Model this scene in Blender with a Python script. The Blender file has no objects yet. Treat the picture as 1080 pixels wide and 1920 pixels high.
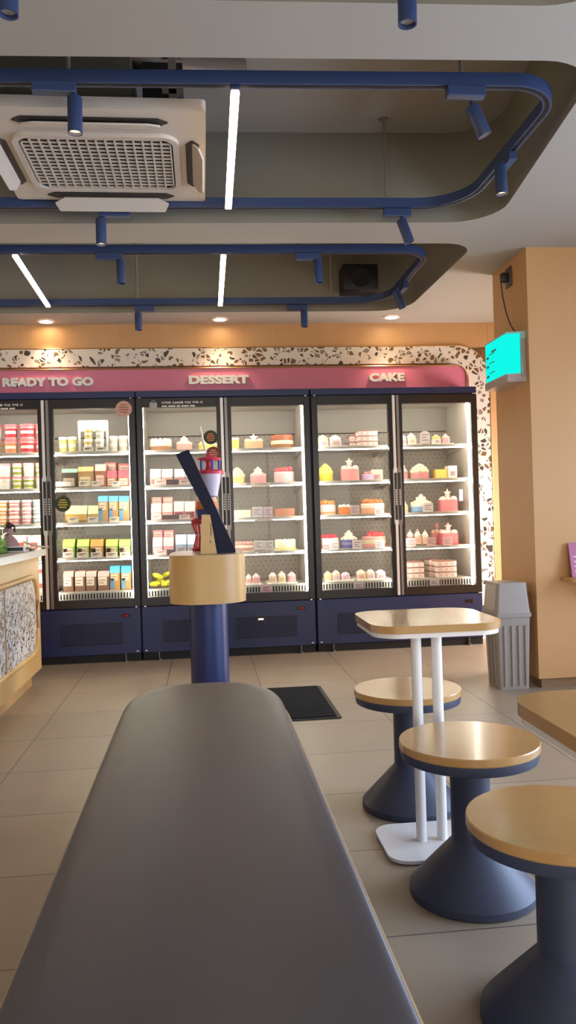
import bpy, bmesh, math, random
from mathutils import Vector, Matrix
random.seed(7)
C = bpy.context.scene.collection
PI = math.pi
# ------------------------------------------------------------------ camera
F, YAW, PITCH, ROLL, EYE = 1500.0, .1055, .0033, -.0302, 1.05
def cam_axes():
    cy, sy, cp, sp = math.cos(YAW), math.sin(YAW), math.cos(PITCH), math.sin(PITCH)
    f = Vector((sy*cp, cy*cp, sp)); r = Vector((cy, -sy, 0)); u = r.cross(f)
    return (math.cos(ROLL)*r + math.sin(ROLL)*u, -math.sin(ROLL)*r + math.cos(ROLL)*u, f)
RX, UX, FX = cam_axes()
cd = bpy.data.cameras.new('camera'); cam = bpy.data.objects.new('camera', cd); C.objects.link(cam)
cd.sensor_fit = 'VERTICAL'; cd.sensor_height = 36; cd.lens = F/1920*36; cd.clip_start = .02
m = Matrix.Identity(4)
for i in range(3): m[i][0], m[i][1], m[i][2] = RX[i], UX[i], -FX[i]
m.translation = (0, 0, EYE); cam.matrix_world = m
bpy.context.scene.camera = cam
def ray(x, y): return RX*((x-540)/F) - UX*((y-960)/F) + FX
def at_z(x, y, z): d = ray(x, y); return Vector((0, 0, EYE)) + d*((z-EYE)/d.z)
def at_y(x, y, Y): d = ray(x, y); return Vector((0, 0, EYE)) + d*(Y/d.y)
def at_x(x, y, X): d = ray(x, y); return Vector((0, 0, EYE)) + d*(X/d.x)

# ------------------------------------------------------------------ materials
def lin(c):
    if isinstance(c, str): c = tuple(int(c[i:i+2], 16) for i in (0, 2, 4))
    return tuple((v/255/12.92 if v/255 <= .04045 else ((v/255+.055)/1.055)**2.4) for v in c) + (1,)
MC = {}
def mat(c, rough=.5, metal=0.0, noise=.05, scale=20, bump=0.0, coat=0.0, spec=.5):
    key = (c, rough, metal, noise, scale, bump, coat, spec)
    if key in MC: return MC[key]
    M = bpy.data.materials.new('surface_%03d' % len(MC)); M.use_nodes = True
    nt = M.node_tree; b = nt.nodes['Principled BSDF']
    b.inputs['Roughness'].default_value = rough; b.inputs['Metallic'].default_value = metal
    b.inputs['Coat Weight'].default_value = coat; b.inputs['Specular IOR Level'].default_value = spec
    tc = nt.nodes.new('ShaderNodeTexCoord'); n = nt.nodes.new('ShaderNodeTexNoise')
    n.inputs['Scale'].default_value = scale; n.inputs['Detail'].default_value = 4
    nt.links.new(tc.outputs['Object'], n.inputs['Vector'])
    mx = nt.nodes.new('ShaderNodeMixRGB'); L = lin(c)
    mx.inputs['Color1'].default_value = tuple(v*(1-noise) for v in L[:3]) + (1,)
    mx.inputs['Color2'].default_value = tuple(min(1, v*(1+noise)) for v in L[:3]) + (1,)
    nt.links.new(n.outputs['Fac'], mx.inputs['Fac']); nt.links.new(mx.outputs['Color'], b.inputs['Base Color'])
    if bump:
        bp = nt.nodes.new('ShaderNodeBump'); bp.inputs['Strength'].default_value = bump; bp.inputs['Distance'].default_value = .003
        nt.links.new(n.outputs['Fac'], bp.inputs['Height']); nt.links.new(bp.outputs['Normal'], b.inputs['Normal'])
    MC[key] = M
    return M
def emit(c, s):
    key = ('e', c, s)
    if key in MC: return MC[key]
    M = bpy.data.materials.new('glow_%03d' % len(MC)); M.use_nodes = True; nt = M.node_tree
    nt.nodes.remove(nt.nodes['Principled BSDF'])
    e = nt.nodes.new('ShaderNodeEmission'); e.inputs['Color'].default_value = lin(c); e.inputs['Strength'].default_value = s
    nt.links.new(e.outputs[0], nt.nodes['Material Output'].inputs[0]); MC[key] = M
    return M
def glass(tint='ffffff', refl=1.3, rough=.0):
    key = ('g', tint, refl, rough)
    if key in MC: return MC[key]
    M = bpy.data.materials.new('clear_%03d' % len(MC)); M.use_nodes = True; nt = M.node_tree
    nt.nodes.remove(nt.nodes['Principled BSDF'])
    t = nt.nodes.new('ShaderNodeBsdfTransparent'); t.inputs[0].default_value = lin(tint)
    g = nt.nodes.new('ShaderNodeBsdfGlossy'); g.inputs['Roughness'].default_value = rough
    fr = nt.nodes.new('ShaderNodeFresnel'); fr.inputs['IOR'].default_value = refl
    mx = nt.nodes.new('ShaderNodeMixShader')
    nt.links.new(fr.outputs[0], mx.inputs[0]); nt.links.new(t.outputs[0], mx.inputs[1]); nt.links.new(g.outputs[0], mx.inputs[2])
    nt.links.new(mx.outputs[0], nt.nodes['Material Output'].inputs[0]); MC[key] = M
    return M
def wood(c1, c2, rough=.4, coat=.0, axis='Z', sc=1.0, grain=.22):
    key = ('w', c1, c2, rough, coat, axis, sc, grain)
    if key in MC: return MC[key]
    M = bpy.data.materials.new('plywood_%03d' % len(MC)); M.use_nodes = True; nt = M.node_tree; b = nt.nodes['Principled BSDF']
    b.inputs['Roughness'].default_value = rough; b.inputs['Coat Weight'].default_value = coat; b.inputs['Coat Roughness'].default_value = .12
    tc = nt.nodes.new('ShaderNodeTexCoord'); mp = nt.nodes.new('ShaderNodeMapping')
    s = [14*sc, 14*sc, 14*sc]; s['XYZ'.index(axis)] = 1.1*sc
    mp.inputs['Scale'].default_value = s
    n = nt.nodes.new('ShaderNodeTexNoise'); n.inputs['Scale'].default_value = 2.2; n.inputs['Detail'].default_value = 6; n.inputs['Distortion'].default_value = .6
    n2 = nt.nodes.new('ShaderNodeTexNoise'); n2.inputs['Scale'].default_value = 1.6*sc; n2.inputs['Detail'].default_value = 3
    nt.links.new(tc.outputs['Object'], mp.inputs[0]); nt.links.new(mp.outputs[0], n.inputs['Vector']); nt.links.new(tc.outputs['Object'], n2.inputs['Vector'])
    ad = nt.nodes.new('ShaderNodeMath'); ad.operation = 'MULTIPLY_ADD'; ad.inputs[1].default_value = grain
    ml = nt.nodes.new('ShaderNodeMath'); ml.operation = 'MULTIPLY'; ml.inputs[1].default_value = .6
    nt.links.new(n2.outputs['Fac'], ml.inputs[0]); nt.links.new(n.outputs['Fac'], ad.inputs[0]); nt.links.new(ml.outputs[0], ad.inputs[2])
    r = nt.nodes.new('ShaderNodeValToRGB'); r.color_ramp.elements[0].position = .2; r.color_ramp.elements[1].position = .75
    r.color_ramp.elements[0].color = lin(c1); r.color_ramp.elements[1].color = lin(c2)
    nt.links.new(ad.outputs[0], r.inputs[0]); nt.links.new(r.outputs[0], b.inputs['Base Color']); MC[key] = M
    return M
def terrazzo(base, scale, thr=.5, edge=.06):
    key = ('t', base, scale, thr)
    if key in MC: return MC[key]
    M = bpy.data.materials.new('terrazzo_%03d' % len(MC)); M.use_nodes = True; nt = M.node_tree; b = nt.nodes['Principled BSDF']
    b.inputs['Roughness'].default_value = .35
    tc = nt.nodes.new('ShaderNodeTexCoord')
    nz = nt.nodes.new('ShaderNodeTexNoise'); nz.inputs['Scale'].default_value = scale*.35; nz.inputs['Detail'].default_value = 1
    nt.links.new(tc.outputs['Object'], nz.inputs['Vector'])
    av = nt.nodes.new('ShaderNodeVectorMath'); av.operation = 'MULTIPLY_ADD'; av.inputs[1].default_value = (.09, .09, .09)
    nt.links.new(nz.outputs['Color'], av.inputs[0]); nt.links.new(tc.outputs['Object'], av.inputs[2])
    v1 = nt.nodes.new('ShaderNodeTexVoronoi'); v1.feature = 'DISTANCE_TO_EDGE'; v1.inputs['Scale'].default_value = scale
    v2 = nt.nodes.new('ShaderNodeTexVoronoi'); v2.feature = 'F1'; v2.inputs['Scale'].default_value = scale
    for v in (v1, v2): nt.links.new(av.outputs[0], v.inputs['Vector'])
    sp = nt.nodes.new('ShaderNodeSeparateColor'); nt.links.new(v2.outputs['Color'], sp.inputs[0])
    g = nt.nodes.new('ShaderNodeMath'); g.operation = 'GREATER_THAN'; g.inputs[1].default_value = edge; nt.links.new(v1.outputs['Distance'], g.inputs[0])
    l = nt.nodes.new('ShaderNodeMath'); l.operation = 'LESS_THAN'; l.inputs[1].default_value = thr; nt.links.new(sp.outputs[0], l.inputs[0])
    k = nt.nodes.new('ShaderNodeMath'); k.operation = 'MULTIPLY'; nt.links.new(g.outputs[0], k.inputs[0]); nt.links.new(l.outputs[0], k.inputs[1])
    r = nt.nodes.new('ShaderNodeValToRGB'); r.color_ramp.interpolation = 'CONSTANT'
    r.color_ramp.elements[0].color = lin('4a4036'); r.color_ramp.elements[1].position = .35; r.color_ramp.elements[1].color = lin('7d5a34')
    e = r.color_ramp.elements.new(.7); e.color = lin('8f8474')
    nt.links.new(sp.outputs[1], r.inputs[0])
    mx = nt.nodes.new('ShaderNodeMixRGB'); mx.inputs['Color1'].default_value = lin(base)
    nt.links.new(k.outputs[0], mx.inputs[0]); nt.links.new(r.outputs[0], mx.inputs['Color2']); nt.links.new(mx.outputs[0], b.inputs['Base Color']); MC[key] = M
    return M
def tile_mat():
    M = bpy.data.materials.new('floor_tiles'); M.use_nodes = True; nt = M.node_tree; b = nt.nodes['Principled BSDF']
    tc = nt.nodes.new('ShaderNodeTexCoord'); mp = nt.nodes.new('ShaderNodeMapping'); mp.inputs['Location'].default_value = (-.322+.583*20, -1.945+.508*20, 0)
    br = nt.nodes.new('ShaderNodeTexBrick'); br.offset = 0; br.squash = 1
    for k, v in (('Scale', 1), ('Mortar Size', .0028), ('Mortar Smooth', .1), ('Brick Width', .583), ('Row Height', .508), ('Bias', 0)): br.inputs[k].default_value = v
    br.inputs['Color1'].default_value = lin('a9967e'); br.inputs['Color2'].default_value = lin('b3a18a'); br.inputs['Mortar'].default_value = lin('6e6256')
    n = nt.nodes.new('ShaderNodeTexNoise'); n.inputs['Scale'].default_value = 3; n.inputs['Detail'].default_value = 8
    mx = nt.nodes.new('ShaderNodeMixRGB'); mx.blend_type = 'MULTIPLY'; mx.inputs[0].default_value = .25
    nt.links.new(tc.outputs['Object'], mp.inputs[0]); nt.links.new(mp.outputs[0], br.inputs['Vector']); nt.links.new(tc.outputs['Object'], n.inputs['Vector'])
    nt.links.new(br.outputs['Color'], mx.inputs[1]); nt.links.new(n.outputs['Fac'], mx.inputs[2]); nt.links.new(mx.outputs[0], b.inputs['Base Color'])
    b.inputs['Roughness'].default_value = .38
    bp = nt.nodes.new('ShaderNodeBump'); bp.inputs['Strength'].default_value = .3; bp.inputs['Distance'].default_value = .002; bp.invert = True
    nt.links.new(br.outputs['Fac'], bp.inputs['Height']); nt.links.new(bp.outputs[0], b.inputs['Normal'])
    return M
def peg_mat(c='948c86'):
    M = bpy.data.materials.new('slotted_panel'); M.use_nodes = True; nt = M.node_tree; b = nt.nodes['Principled BSDF']; b.inputs['Roughness'].default_value = .45
    tc = nt.nodes.new('ShaderNodeTexCoord'); sx = nt.nodes.new('ShaderNodeSeparateXYZ'); nt.links.new(tc.outputs['Object'], sx.inputs[0])
    def M2(op, a, bb):
        q = nt.nodes.new('ShaderNodeMath'); q.operation = op
        for i, v in enumerate((a, bb)):
            if v is None: continue
            if isinstance(v, (int, float)): q.inputs[i].default_value = v
            else: nt.links.new(v, q.inputs[i])
        return q.outputs[0]
    fz = M2('DIVIDE', sx.outputs[2], .036); row = M2('FLOOR', fz, None); par = M2('MULTIPLY', M2('MODULO', row, 2), .5)
    fx = M2('FRACT', M2('ADD', M2('DIVIDE', sx.outputs[0], .042), par), None); fr = M2('FRACT', fz, None)
    k = M2('MULTIPLY', M2('LESS_THAN', M2('ABSOLUTE', M2('SUBTRACT', fx, .5), None), .085), M2('LESS_THAN', M2('ABSOLUTE', M2('SUBTRACT', fr, .5), None), .12))
    mx = nt.nodes.new('ShaderNodeMixRGB'); mx.inputs['Color1'].default_value = lin(c); mx.inputs['Color2'].default_value = lin('4c4642')
    nt.links.new(k, mx.inputs[0]); nt.links.new(mx.outputs[0], b.inputs['Base Color'])
    return M

NAVY = mat('262b52', .42, noise=.08)
NAVYF = mat('222b54', .38, noise=.05)
NAVYT = mat('3d4254', .45, noise=.08, bump=.1, scale=120)
RAIL = mat('37466a', .38)
BLACKF = mat('221d1c', .3)
DARK = mat('0c0b0c', .6)
CHROME = mat('d8d0c8', .18, 1.0)
WHITE = mat('efeae4', .4)
CREAM = mat('f2ebdf', .35)
SHELFM = mat('b0a8a2', .4)
GREYP = mat('8a8580', .45)
PLY = wood('c8955f', 'd9ae7a', .45)
PLYD = wood('cd9960', 'd8aa74', .5, grain=.14)
PLYL = wood('c99d5c', 'd9b67a', .4)
TOPW = wood('b98b50', 'c9a066', .22, .4, axis='X', sc=1.6, grain=.3)
EDGEW = wood('c08a48', 'cf9c5a', .4, axis='X', sc=2)
RED = mat('c0303a', .4); PINK = mat('e49aa0', .5)

# ------------------------------------------------------------------ mesh helpers
def nb(): return bmesh.new()
def box(bm, x0, x1, y0, y1, z0, z1, bev=0.0, seg=2):
    t = bmesh.new(); bmesh.ops.create_cube(t, size=1)
    for v in t.verts: v.co = Vector(((x0+x1)/2+v.co.x*(x1-x0), (y0+y1)/2+v.co.y*(y1-y0), (z0+z1)/2+v.co.z*(z1-z0)))
    if bev: bmesh.ops.bevel(t, geom=t.edges[:], offset=bev, segments=seg, affect='EDGES', profile=.5)
    join(bm, t); return bm
def join(bm, t, mx=None):
    if mx is not None: t.transform(mx)
    me = bpy.data.meshes.new('tmp'); t.to_mesh(me); t.free(); bm.from_mesh(me); bpy.data.meshes.remove(me)
def lathe(bm, prof, seg=32, c=(0, 0, 0), cap=True):
    rings = []
    for r, z in prof:
        rings.append([bm.verts.new((c[0]+r*math.cos(2*PI*i/seg), c[1]+r*math.sin(2*PI*i/seg), c[2]+z)) for i in range(seg)])
    for a, b in zip(rings, rings[1:]):
        for i in range(seg): bm.faces.new((a[i], a[(i+1) % seg], b[(i+1) % seg], b[i]))
    if cap:
        bm.faces.new(list(reversed(rings[0]))); bm.faces.new(rings[-1])
    return bm
def cyl(bm, p0, p1, r0, r1=None, seg=20):
    r1 = r0 if r1 is None else r1
    p0 = Vector(p0); p1 = Vector(p1); d = p1-p0
    t = bmesh.new(); lathe(t, [(r0, 0), (r1, d.length)], seg)
    join(bm, t, Matrix.Translation(p0) @ Vector((0, 0, 1)).rotation_difference(d).to_matrix().to_4x4()); return bm
def prism(bm, poly, z0, z1):
    a = [bm.verts.new((x, y, z0)) for x, y in poly]; b = [bm.verts.new((x, y, z1)) for x, y in poly]; n = len(poly)
    bm.faces.new(list(reversed(a))); bm.faces.new(b)
    for i in range(n): bm.faces.new((a[i], a[(i+1) % n], b[(i+1) % n], b[i]))
    return bm
def bevel_top(bm, off, seg=2):
    es = [e for e in bm.edges if e.is_manifold and e.calc_face_angle(0) > .7]
    bmesh.ops.bevel(bm, geom=es, offset=off, segments=seg, affect='EDGES', profile=.5)
def xz_prism(bm, poly, y0, y1):                       # outline in x,z pushed along y
    t = nb(); prism(t, poly, -y1, -y0)
    join(bm, t, Matrix.Rotation(PI/2, 4, 'X')); return bm
def yz_prism(bm, poly, x0, x1):                       # outline in y,z pushed along x
    t = nb(); prism(t, poly, x0, x1)
    join(bm, t, Matrix(((0, 0, 1, 0), (1, 0, 0, 0), (0, 1, 0, 0), (0, 0, 0, 1)))); return bm
def round_poly(cs, rs, seg=8):
    out = []; n = len(cs)
    for i in range(n):
        p = Vector(cs[i]); a = Vector(cs[i-1])-p; b = Vector(cs[(i+1) % n])-p; r = rs[i] if isinstance(rs, (list, tuple)) else rs
        if r <= 0: out.append(tuple(p)); continue
        an = a.normalized(); bn = b.normalized(); th = an.angle(bn); t = r/math.tan(th/2)
        ctr = p + (an+bn).normalized()*(r/math.sin(th/2)); s = p+an*t-ctr; e = p+bn*t-ctr
        a0 = math.atan2(s.y, s.x); d = math.atan2(e.y, e.x)-a0
        while d > PI: d -= 2*PI
        while d < -PI: d += 2*PI
        for k in range(seg+1):
            w = a0+d*k/seg; out.append((ctr.x+r*math.cos(w), ctr.y+r*math.sin(w)))
    return out
def rrect(x0, x1, y0, y1, r, seg=6): return round_poly([(x0, y0), (x1, y0), (x1, y1), (x0, y1)], r, seg)
def ball(bm, c, r, sx=1, sy=1, sz=1, sub=2):
    t = nb(); bmesh.ops.create_icosphere(t, subdivisions=sub, radius=1)
    join(bm, t, Matrix.Translation(c) @ Matrix.Diagonal((r*sx, r*sy, r*sz, 1))); return bm
def tube(bm, pts, r, seg=8):
    pts = [Vector(p) for p in pts]; rings = []; up = Vector((0, 0, 1))
    for i, p in enumerate(pts):
        d = (pts[min(i+1, len(pts)-1)]-pts[max(i-1, 0)]).normalized()
        a = d.cross(up); a = a.normalized() if a.length > 1e-4 else Vector((1, 0, 0)); b = d.cross(a)
        rings.append([bm.verts.new(p+a*r*math.cos(2*PI*k/seg)+b*r*math.sin(2*PI*k/seg)) for k in range(seg)])
    for a, b in zip(rings, rings[1:]):
        for k in range(seg): bm.faces.new((a[k], a[(k+1) % seg], b[(k+1) % seg], b[k]))
    bm.faces.new(rings[0]); bm.faces.new(list(reversed(rings[-1]))); return bm
def sweep(bm, path, w, z0, z1):                       # closed loop of rectangular section
    n = len(path); rings = []
    for i in range(n):
        p = Vector(path[i]); d = (Vector(path[(i+1) % n])-Vector(path[i-1])).normalized(); nn = Vector((d.y, -d.x))
        o = p+nn*w/2; q = p-nn*w/2
        rings.append([bm.verts.new((o.x, o.y, z0)), bm.verts.new((o.x, o.y, z1)), bm.verts.new((q.x, q.y, z1)), bm.verts.new((q.x, q.y, z0))])
    for i in range(n):
        a, b = rings[i], rings[(i+1) % n]
        for k in range(4): bm.faces.new((a[k], a[(k+1) % 4], b[(k+1) % 4], b[k]))
    return bm
def star(bm, c, r, y0, y1):
    xz_prism(bm, [(c[0]+(r if k % 2 == 0 else r*.48)*math.sin(k*PI/5), c[1]+(r if k % 2 == 0 else r*.48)*math.cos(k*PI/5)) for k in range(10)], y0, y1); return bm
def obj(name, bm, material, parent=None, smooth=True, loc=None, angle=40):
    bmesh.ops.recalc_face_normals(bm, faces=bm.faces[:])
    me = bpy.data.meshes.new(name); bm.to_mesh(me); bm.free()
    if smooth:
        for p in me.polygons: p.use_smooth = True
        me.set_sharp_from_angle(angle=math.radians(angle))
    o = bpy.data.objects.new(name, me); C.objects.link(o)
    for mm in (material if isinstance(material, (list, tuple)) else [material]): me.materials.append(mm)
    if parent: o.parent = parent
    if loc is not None: o.location = loc
    return o
LABELS = {}
def tag(o, label, cat, group=None):
    o['label'] = label; o['category'] = cat
    if group: o['group'] = group
    LABELS.setdefault(label, []).append(o.name)
    return o
def thing(name, label, cat, loc=(0, 0, 0), rz=0, group=None):
    o = bpy.data.objects.new(name, None); C.objects.link(o); o.empty_display_size = .05
    o.location = loc; o.rotation_euler = (0, 0, rz); return tag(o, label, cat, group)
def struct(name, bm, m, smooth=False, parent=None):
    o = obj(name, bm, m, parent, smooth)
    if not parent: o['kind'] = 'structure'
    return o
def text(name, body, size, ext, m, parent, loc, bold=0.0, width=None, space=1.0):   # letters standing in the xz plane, facing -y
    cu = bpy.data.curves.new('t', 'FONT'); cu.body = body; cu.size = size; cu.extrude = ext; cu.offset = bold; cu.space_character = space
    cu.align_x = 'LEFT'; cu.resolution_u = 3
    t = bpy.data.objects.new('t', cu); C.objects.link(t); bpy.context.view_layer.update()
    me = bpy.data.meshes.new_from_object(t.evaluated_get(bpy.context.evaluated_depsgraph_get()))
    bpy.data.objects.remove(t); bpy.data.curves.remove(cu)
    xs = [v.co.x for v in me.vertices] or [0, 1]; ys = [v.co.y for v in me.vertices] or [0, 1]
    s = (width/(max(xs)-min(xs))) if width else 1; sy = s if not width else size/(max(ys)-min(ys))
    for v in me.vertices: v.co = Vector(((v.co.x-min(xs))*s, -v.co.z, (v.co.y-min(ys))*sy))
    o = bpy.data.objects.new(name, me); C.objects.link(o); me.materials.append(m); o.parent = parent; o.location = loc
    return o
def area(name, loc, look, sx, sy, power, col):
    l = bpy.data.lights.new(name, 'AREA'); l.shape = 'RECTANGLE'; l.size = sx; l.size_y = sy; l.energy = power; l.color = col
    o = bpy.data.objects.new(name, l); C.objects.link(o); o.location = loc
    o.rotation_euler = (Vector(look)-Vector(loc)).to_track_quat('-Z', 'Y').to_euler(); return o
def spot(name, loc, look, power, col, ang=70, r=.02):
    l = bpy.data.lights.new(name, 'SPOT'); l.energy = power; l.color = col; l.spot_size = math.radians(ang); l.spot_blend = .6; l.shadow_soft_size = r
    o = bpy.data.objects.new(name, l); C.objects.link(o); o.location = loc
    o.rotation_euler = (Vector(look)-Vector(loc)).to_track_quat('-Z', 'Y').to_euler(); return o

# ------------------------------------------------------------------ the room
ZC, ZS, YB = 2.56, 3.03, 6.28
XL, XR, YN = -3.0, 3.5, -2.6
b = nb(); box(b, XL, XR, YN, YB+.9, -.05, 0); struct('floor', b, tile_mat())
OP = [round_poly([(-2.7, .9), (1.25, .9), (1.3, 2.30), (-2.7, 2.43)], .25),
      round_poly([(-2.7, 2.735), (1.40, 2.585), (1.58, 4.075), (-2.7, 4.21)], [.3, .22, .24, .3]),
      round_poly([(-2.7, 4.46), (1.59, 4.405), (1.56, 5.90), (-2.7, 5.955)], [.3, .17, .27, .3])]
b = nb(); es = []
for poly in [[(XL, YN), (XR, YN), (XR, YB+.02), (XL, YB+.02)]] + OP:
    vs = [b.verts.new((x, y, ZC)) for x, y in poly]
    es += [b.edges.new((vs[i], vs[(i+1) % len(vs)])) for i in range(len(vs))]
bmesh.ops.triangle_fill(b, edges=es, use_beauty=True, normal=(0, 0, -1))
for poly in OP:
    a = [b.verts.new((x, y, ZC)) for x, y in poly]; c = [b.verts.new((x, y, ZS)) for x, y in poly]
    for i in range(len(poly)): b.faces.new((a[i], a[(i+1) % len(poly)], c[(i+1) % len(poly)], c[i]))
bmesh.ops.remove_doubles(b, verts=b.verts[:], dist=1e-5)
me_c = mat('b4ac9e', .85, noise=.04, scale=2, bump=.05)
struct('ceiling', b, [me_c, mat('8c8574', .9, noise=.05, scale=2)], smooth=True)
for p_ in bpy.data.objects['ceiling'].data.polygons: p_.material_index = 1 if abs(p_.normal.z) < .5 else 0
b = nb(); box(b, XL, XR, YN, YB+.02, ZS, ZS+.06); struct('ceiling_slab', b, mat('a39a8c', .9, noise=.06, scale=2))
# back wall of plywood boards above and beside the arch; the recess behind holds the fridges
b = nb()
box(b, XL, 2.335, YB, YB+.05, 2.365, ZC+.02); box(b, 2.337, XR, YB, YB+.05, 0, ZC+.02)
box(b, XL, XR, YB+.62, YB+.66, 0, ZC); box(b, 2.30, 2.335, YB+.05, YB+.62, 0, 2.4); box(b, XL, 2.335, YB+.05, YB+.62, 2.22, 2.26)
struct('wall_back', b, PLY)
# terrazzo arch with rounded right corner
outer = round_poly([(2.338, 0), (2.338, 2.372), (XL, 2.372), (XL, 2.232), (2.165, 2.232), (2.165, 0)], [0, .26, 0, 0, .14, 0], 12)
b = nb(); xz_prism(b, outer, YB-.012, YB+.05); struct('trim_1', b, terrazzo('e6dccb', 27, .52, .13))
path = round_poly([(2.338, 0), (2.338, 2.372), (XL, 2.372)], [0, .26, 0], 12)
b = nb(); tube(b, [(x, YB-.012, z) for x, z in path], .004, 6); struct('trim_2', b, mat('c9a468', .3, .8))
# pillar with baseboard
b = nb(); box(b, 1.905, 2.75, 4.46, 5.0, .055, ZC+.01); struct('wall_pillar', b, PLYD)
b = nb(); box(b, 1.925, 2.74, 4.475, 4.99, 0, .055); struct('baseboard_pillar', b, mat('8d6b4a', .5))
# outer walls with windows
b = nb(); box(b, XL-.05, XL, YN, YB+.9, 0, ZC+.02); struct('wall_left', b, mat('cbb597', .7))
b = nb()
W1 = (-.4, 3.9, .35, 2.25); W2 = (5.12, 6.15, .15, 2.3)
def wall_x(b, x0, x1, ys, wins, z1):
    cur = ys[0]
    for w in wins:
        box(b, x0, x1, cur, w[0], 0, z1); box(b, x0, x1, w[0], w[1], 0, w[2]); box(b, x0, x1, w[0], w[1], w[3], z1); cur = w[1]
    box(b, x0, x1, cur, ys[1], 0, z1)
wall_x(b, XR, XR+.08, (YN, YB+.9), [W1, W2], ZC+.02); struct('wall_right', b, PLY)
W3 = (-2.2, 2.8, .3, 2.3)
b = nb(); box(b, XL, W3[0], YN-.08, YN, 0, ZC+.02); box(b, W3[1], XR, YN-.08, YN, 0, ZC+.02); box(b, W3[0], W3[1], YN-.08, YN, 0, W3[2]); box(b, W3[0], W3[1], YN-.08, YN, W3[3], ZC+.02)
struct('wall_front', b, mat('cbb597', .7))
def window_x(n, x, w):
    b = nb()
    for y in (w[0]+.025, (w[0]+w[1])/2, w[1]-.025): box(b, x+.01, x+.06, y-.025, y+.025, w[2], w[3])
    for z in (w[2]+.025, w[3]-.025): box(b, x+.01, x+.06, w[0], w[1], z-.025, z+.025)
    o = struct('window_%d' % n, b, BLACKF); g = nb(); box(g, x+.03, x+.04, w[0], w[1], w[2], w[3]); obj('pane', g, glass(), o, False)
window_x(1, XR, W1); window_x(2, XR, W2)
b = nb()
for x in (W3[0]+.025, -.2, 1.2, W3[1]-.025): box(b, x-.025, x+.025, YN-.06, YN-.01, W3[2], W3[3])
for z in (W3[2]+.025, W3[3]-.025): box(b, W3[0], W3[1], YN-.06, YN-.01, z-.025, z+.025)
o = struct('window_3', b, BLACKF); g = nb(); box(g, W3[0], W3[1], YN-.04, YN-.03, W3[2], W3[3]); obj('pane', g, glass(), o, False)

# ------------------------------------------------------------------ lights
DAY = (.55, .71, 1.0); WARM = (1.0, .80, .56)
area('daylight_right', (XR+.2, 1.75, 1.15), (0, 1.75, .1), 4.2, 1.5, 230, DAY)
area('daylight_corner', (XR+.2, 5.63, .85), (2.3, 6.2, .5), 1.0, 1.3, 140, (1, .93, .90))
area('daylight_front', (.3, YN-.2, 1.3), (.3, 2, 1.0), 4.9, 1.95, 120, (1.0, .93, .84))
wd = bpy.data.worlds.new('world'); bpy.context.scene.world = wd; wd.use_nodes = True
wd.node_tree.nodes['Background'].inputs[0].default_value = (.75, .85, 1, 1); wd.node_tree.nodes['Background'].inputs[1].default_value = .6

# recessed downlights by the back wall
for (px, py), w in zip(((86, 602), (412, 598), (734, 594)), ('READY TO GO', 'DESSERT', 'CAKE')):
    p = at_z(px, py, ZC); t = thing('recessed_downlight', 'round recessed ceiling downlight above the %s sign' % w, 'ceiling light', (p.x, p.y, ZC), group='recessed downlights')
    b = nb(); lathe(b, [(.062, -.002), (.066, -.006), (.048, -.008), (.045, -.003)], 24, cap=False); obj('trim_ring', b, WHITE, t)
    b = nb(); lathe(b, [(.045, -.003), (.045, -.0045)], 24); obj('lamp_disc', b, emit('ffe2b4', 40), t)
    spot('downlight_beam', (p.x, p.y, ZC-.02), (p.x, p.y-.02, 0), 14, WARM, 84, .04)

# rails, spot heads, line lights
RZ0, RZ1 = 2.575, 2.622
RP = [round_poly([(-2.5, 1.15), (1.05, 1.15), (1.08, 2.10), (-2.5, 2.15)], .2),
      round_poly([(-2.5, 2.925), (1.362, 2.788), (1.362, 3.93), (-2.5, 4.03)], [.2, .19, .26, .2]),
      round_poly([(-2.5, 4.69), (1.385, 4.622), (1.385, 5.743), (-2.5, 5.83)], [.2, .17, .27, .2])]
RN = ('nearest rail overhead', 'rail around the air conditioner', 'rail nearest the fridges')
rails = []
for k, p in enumerate(RP):
    t = thing('light_rail', ['navy track lighting rail loop nearest overhead at picture top', 'navy track lighting rail loop running around the ceiling air conditioner', 'navy track lighting rail loop nearest the fridges'][k], 'track rail', (0, 0, 0), group='navy light rails')
    b = nb(); sweep(b, p, .034, RZ0, RZ1); obj('rail', b, RAIL, t, True)
    b = nb(); sweep(b, p, .014, RZ0-.002, RZ0+.003); obj('track_slot', b, DARK, t, True)
    rods = ([(-.4, 2.13), (.9, 1.15)], [(-.423, 2.85), (.972, 2.80), (.965, 3.945), (-1.6, 4.0)], [(-.422, 5.78), (.977, 5.755), (.6, 4.64)])[k]
    for x, y in rods:
        b = nb(); cyl(b, (x, y, RZ1), (x, y, ZS), .008, seg=10); cyl(b, (x, y, ZS-.012), (x, y, ZS), .022, seg=14); obj('hanging_rod', b, mat('a79c90', .4, .6), t)
    rails.append(t)
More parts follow.
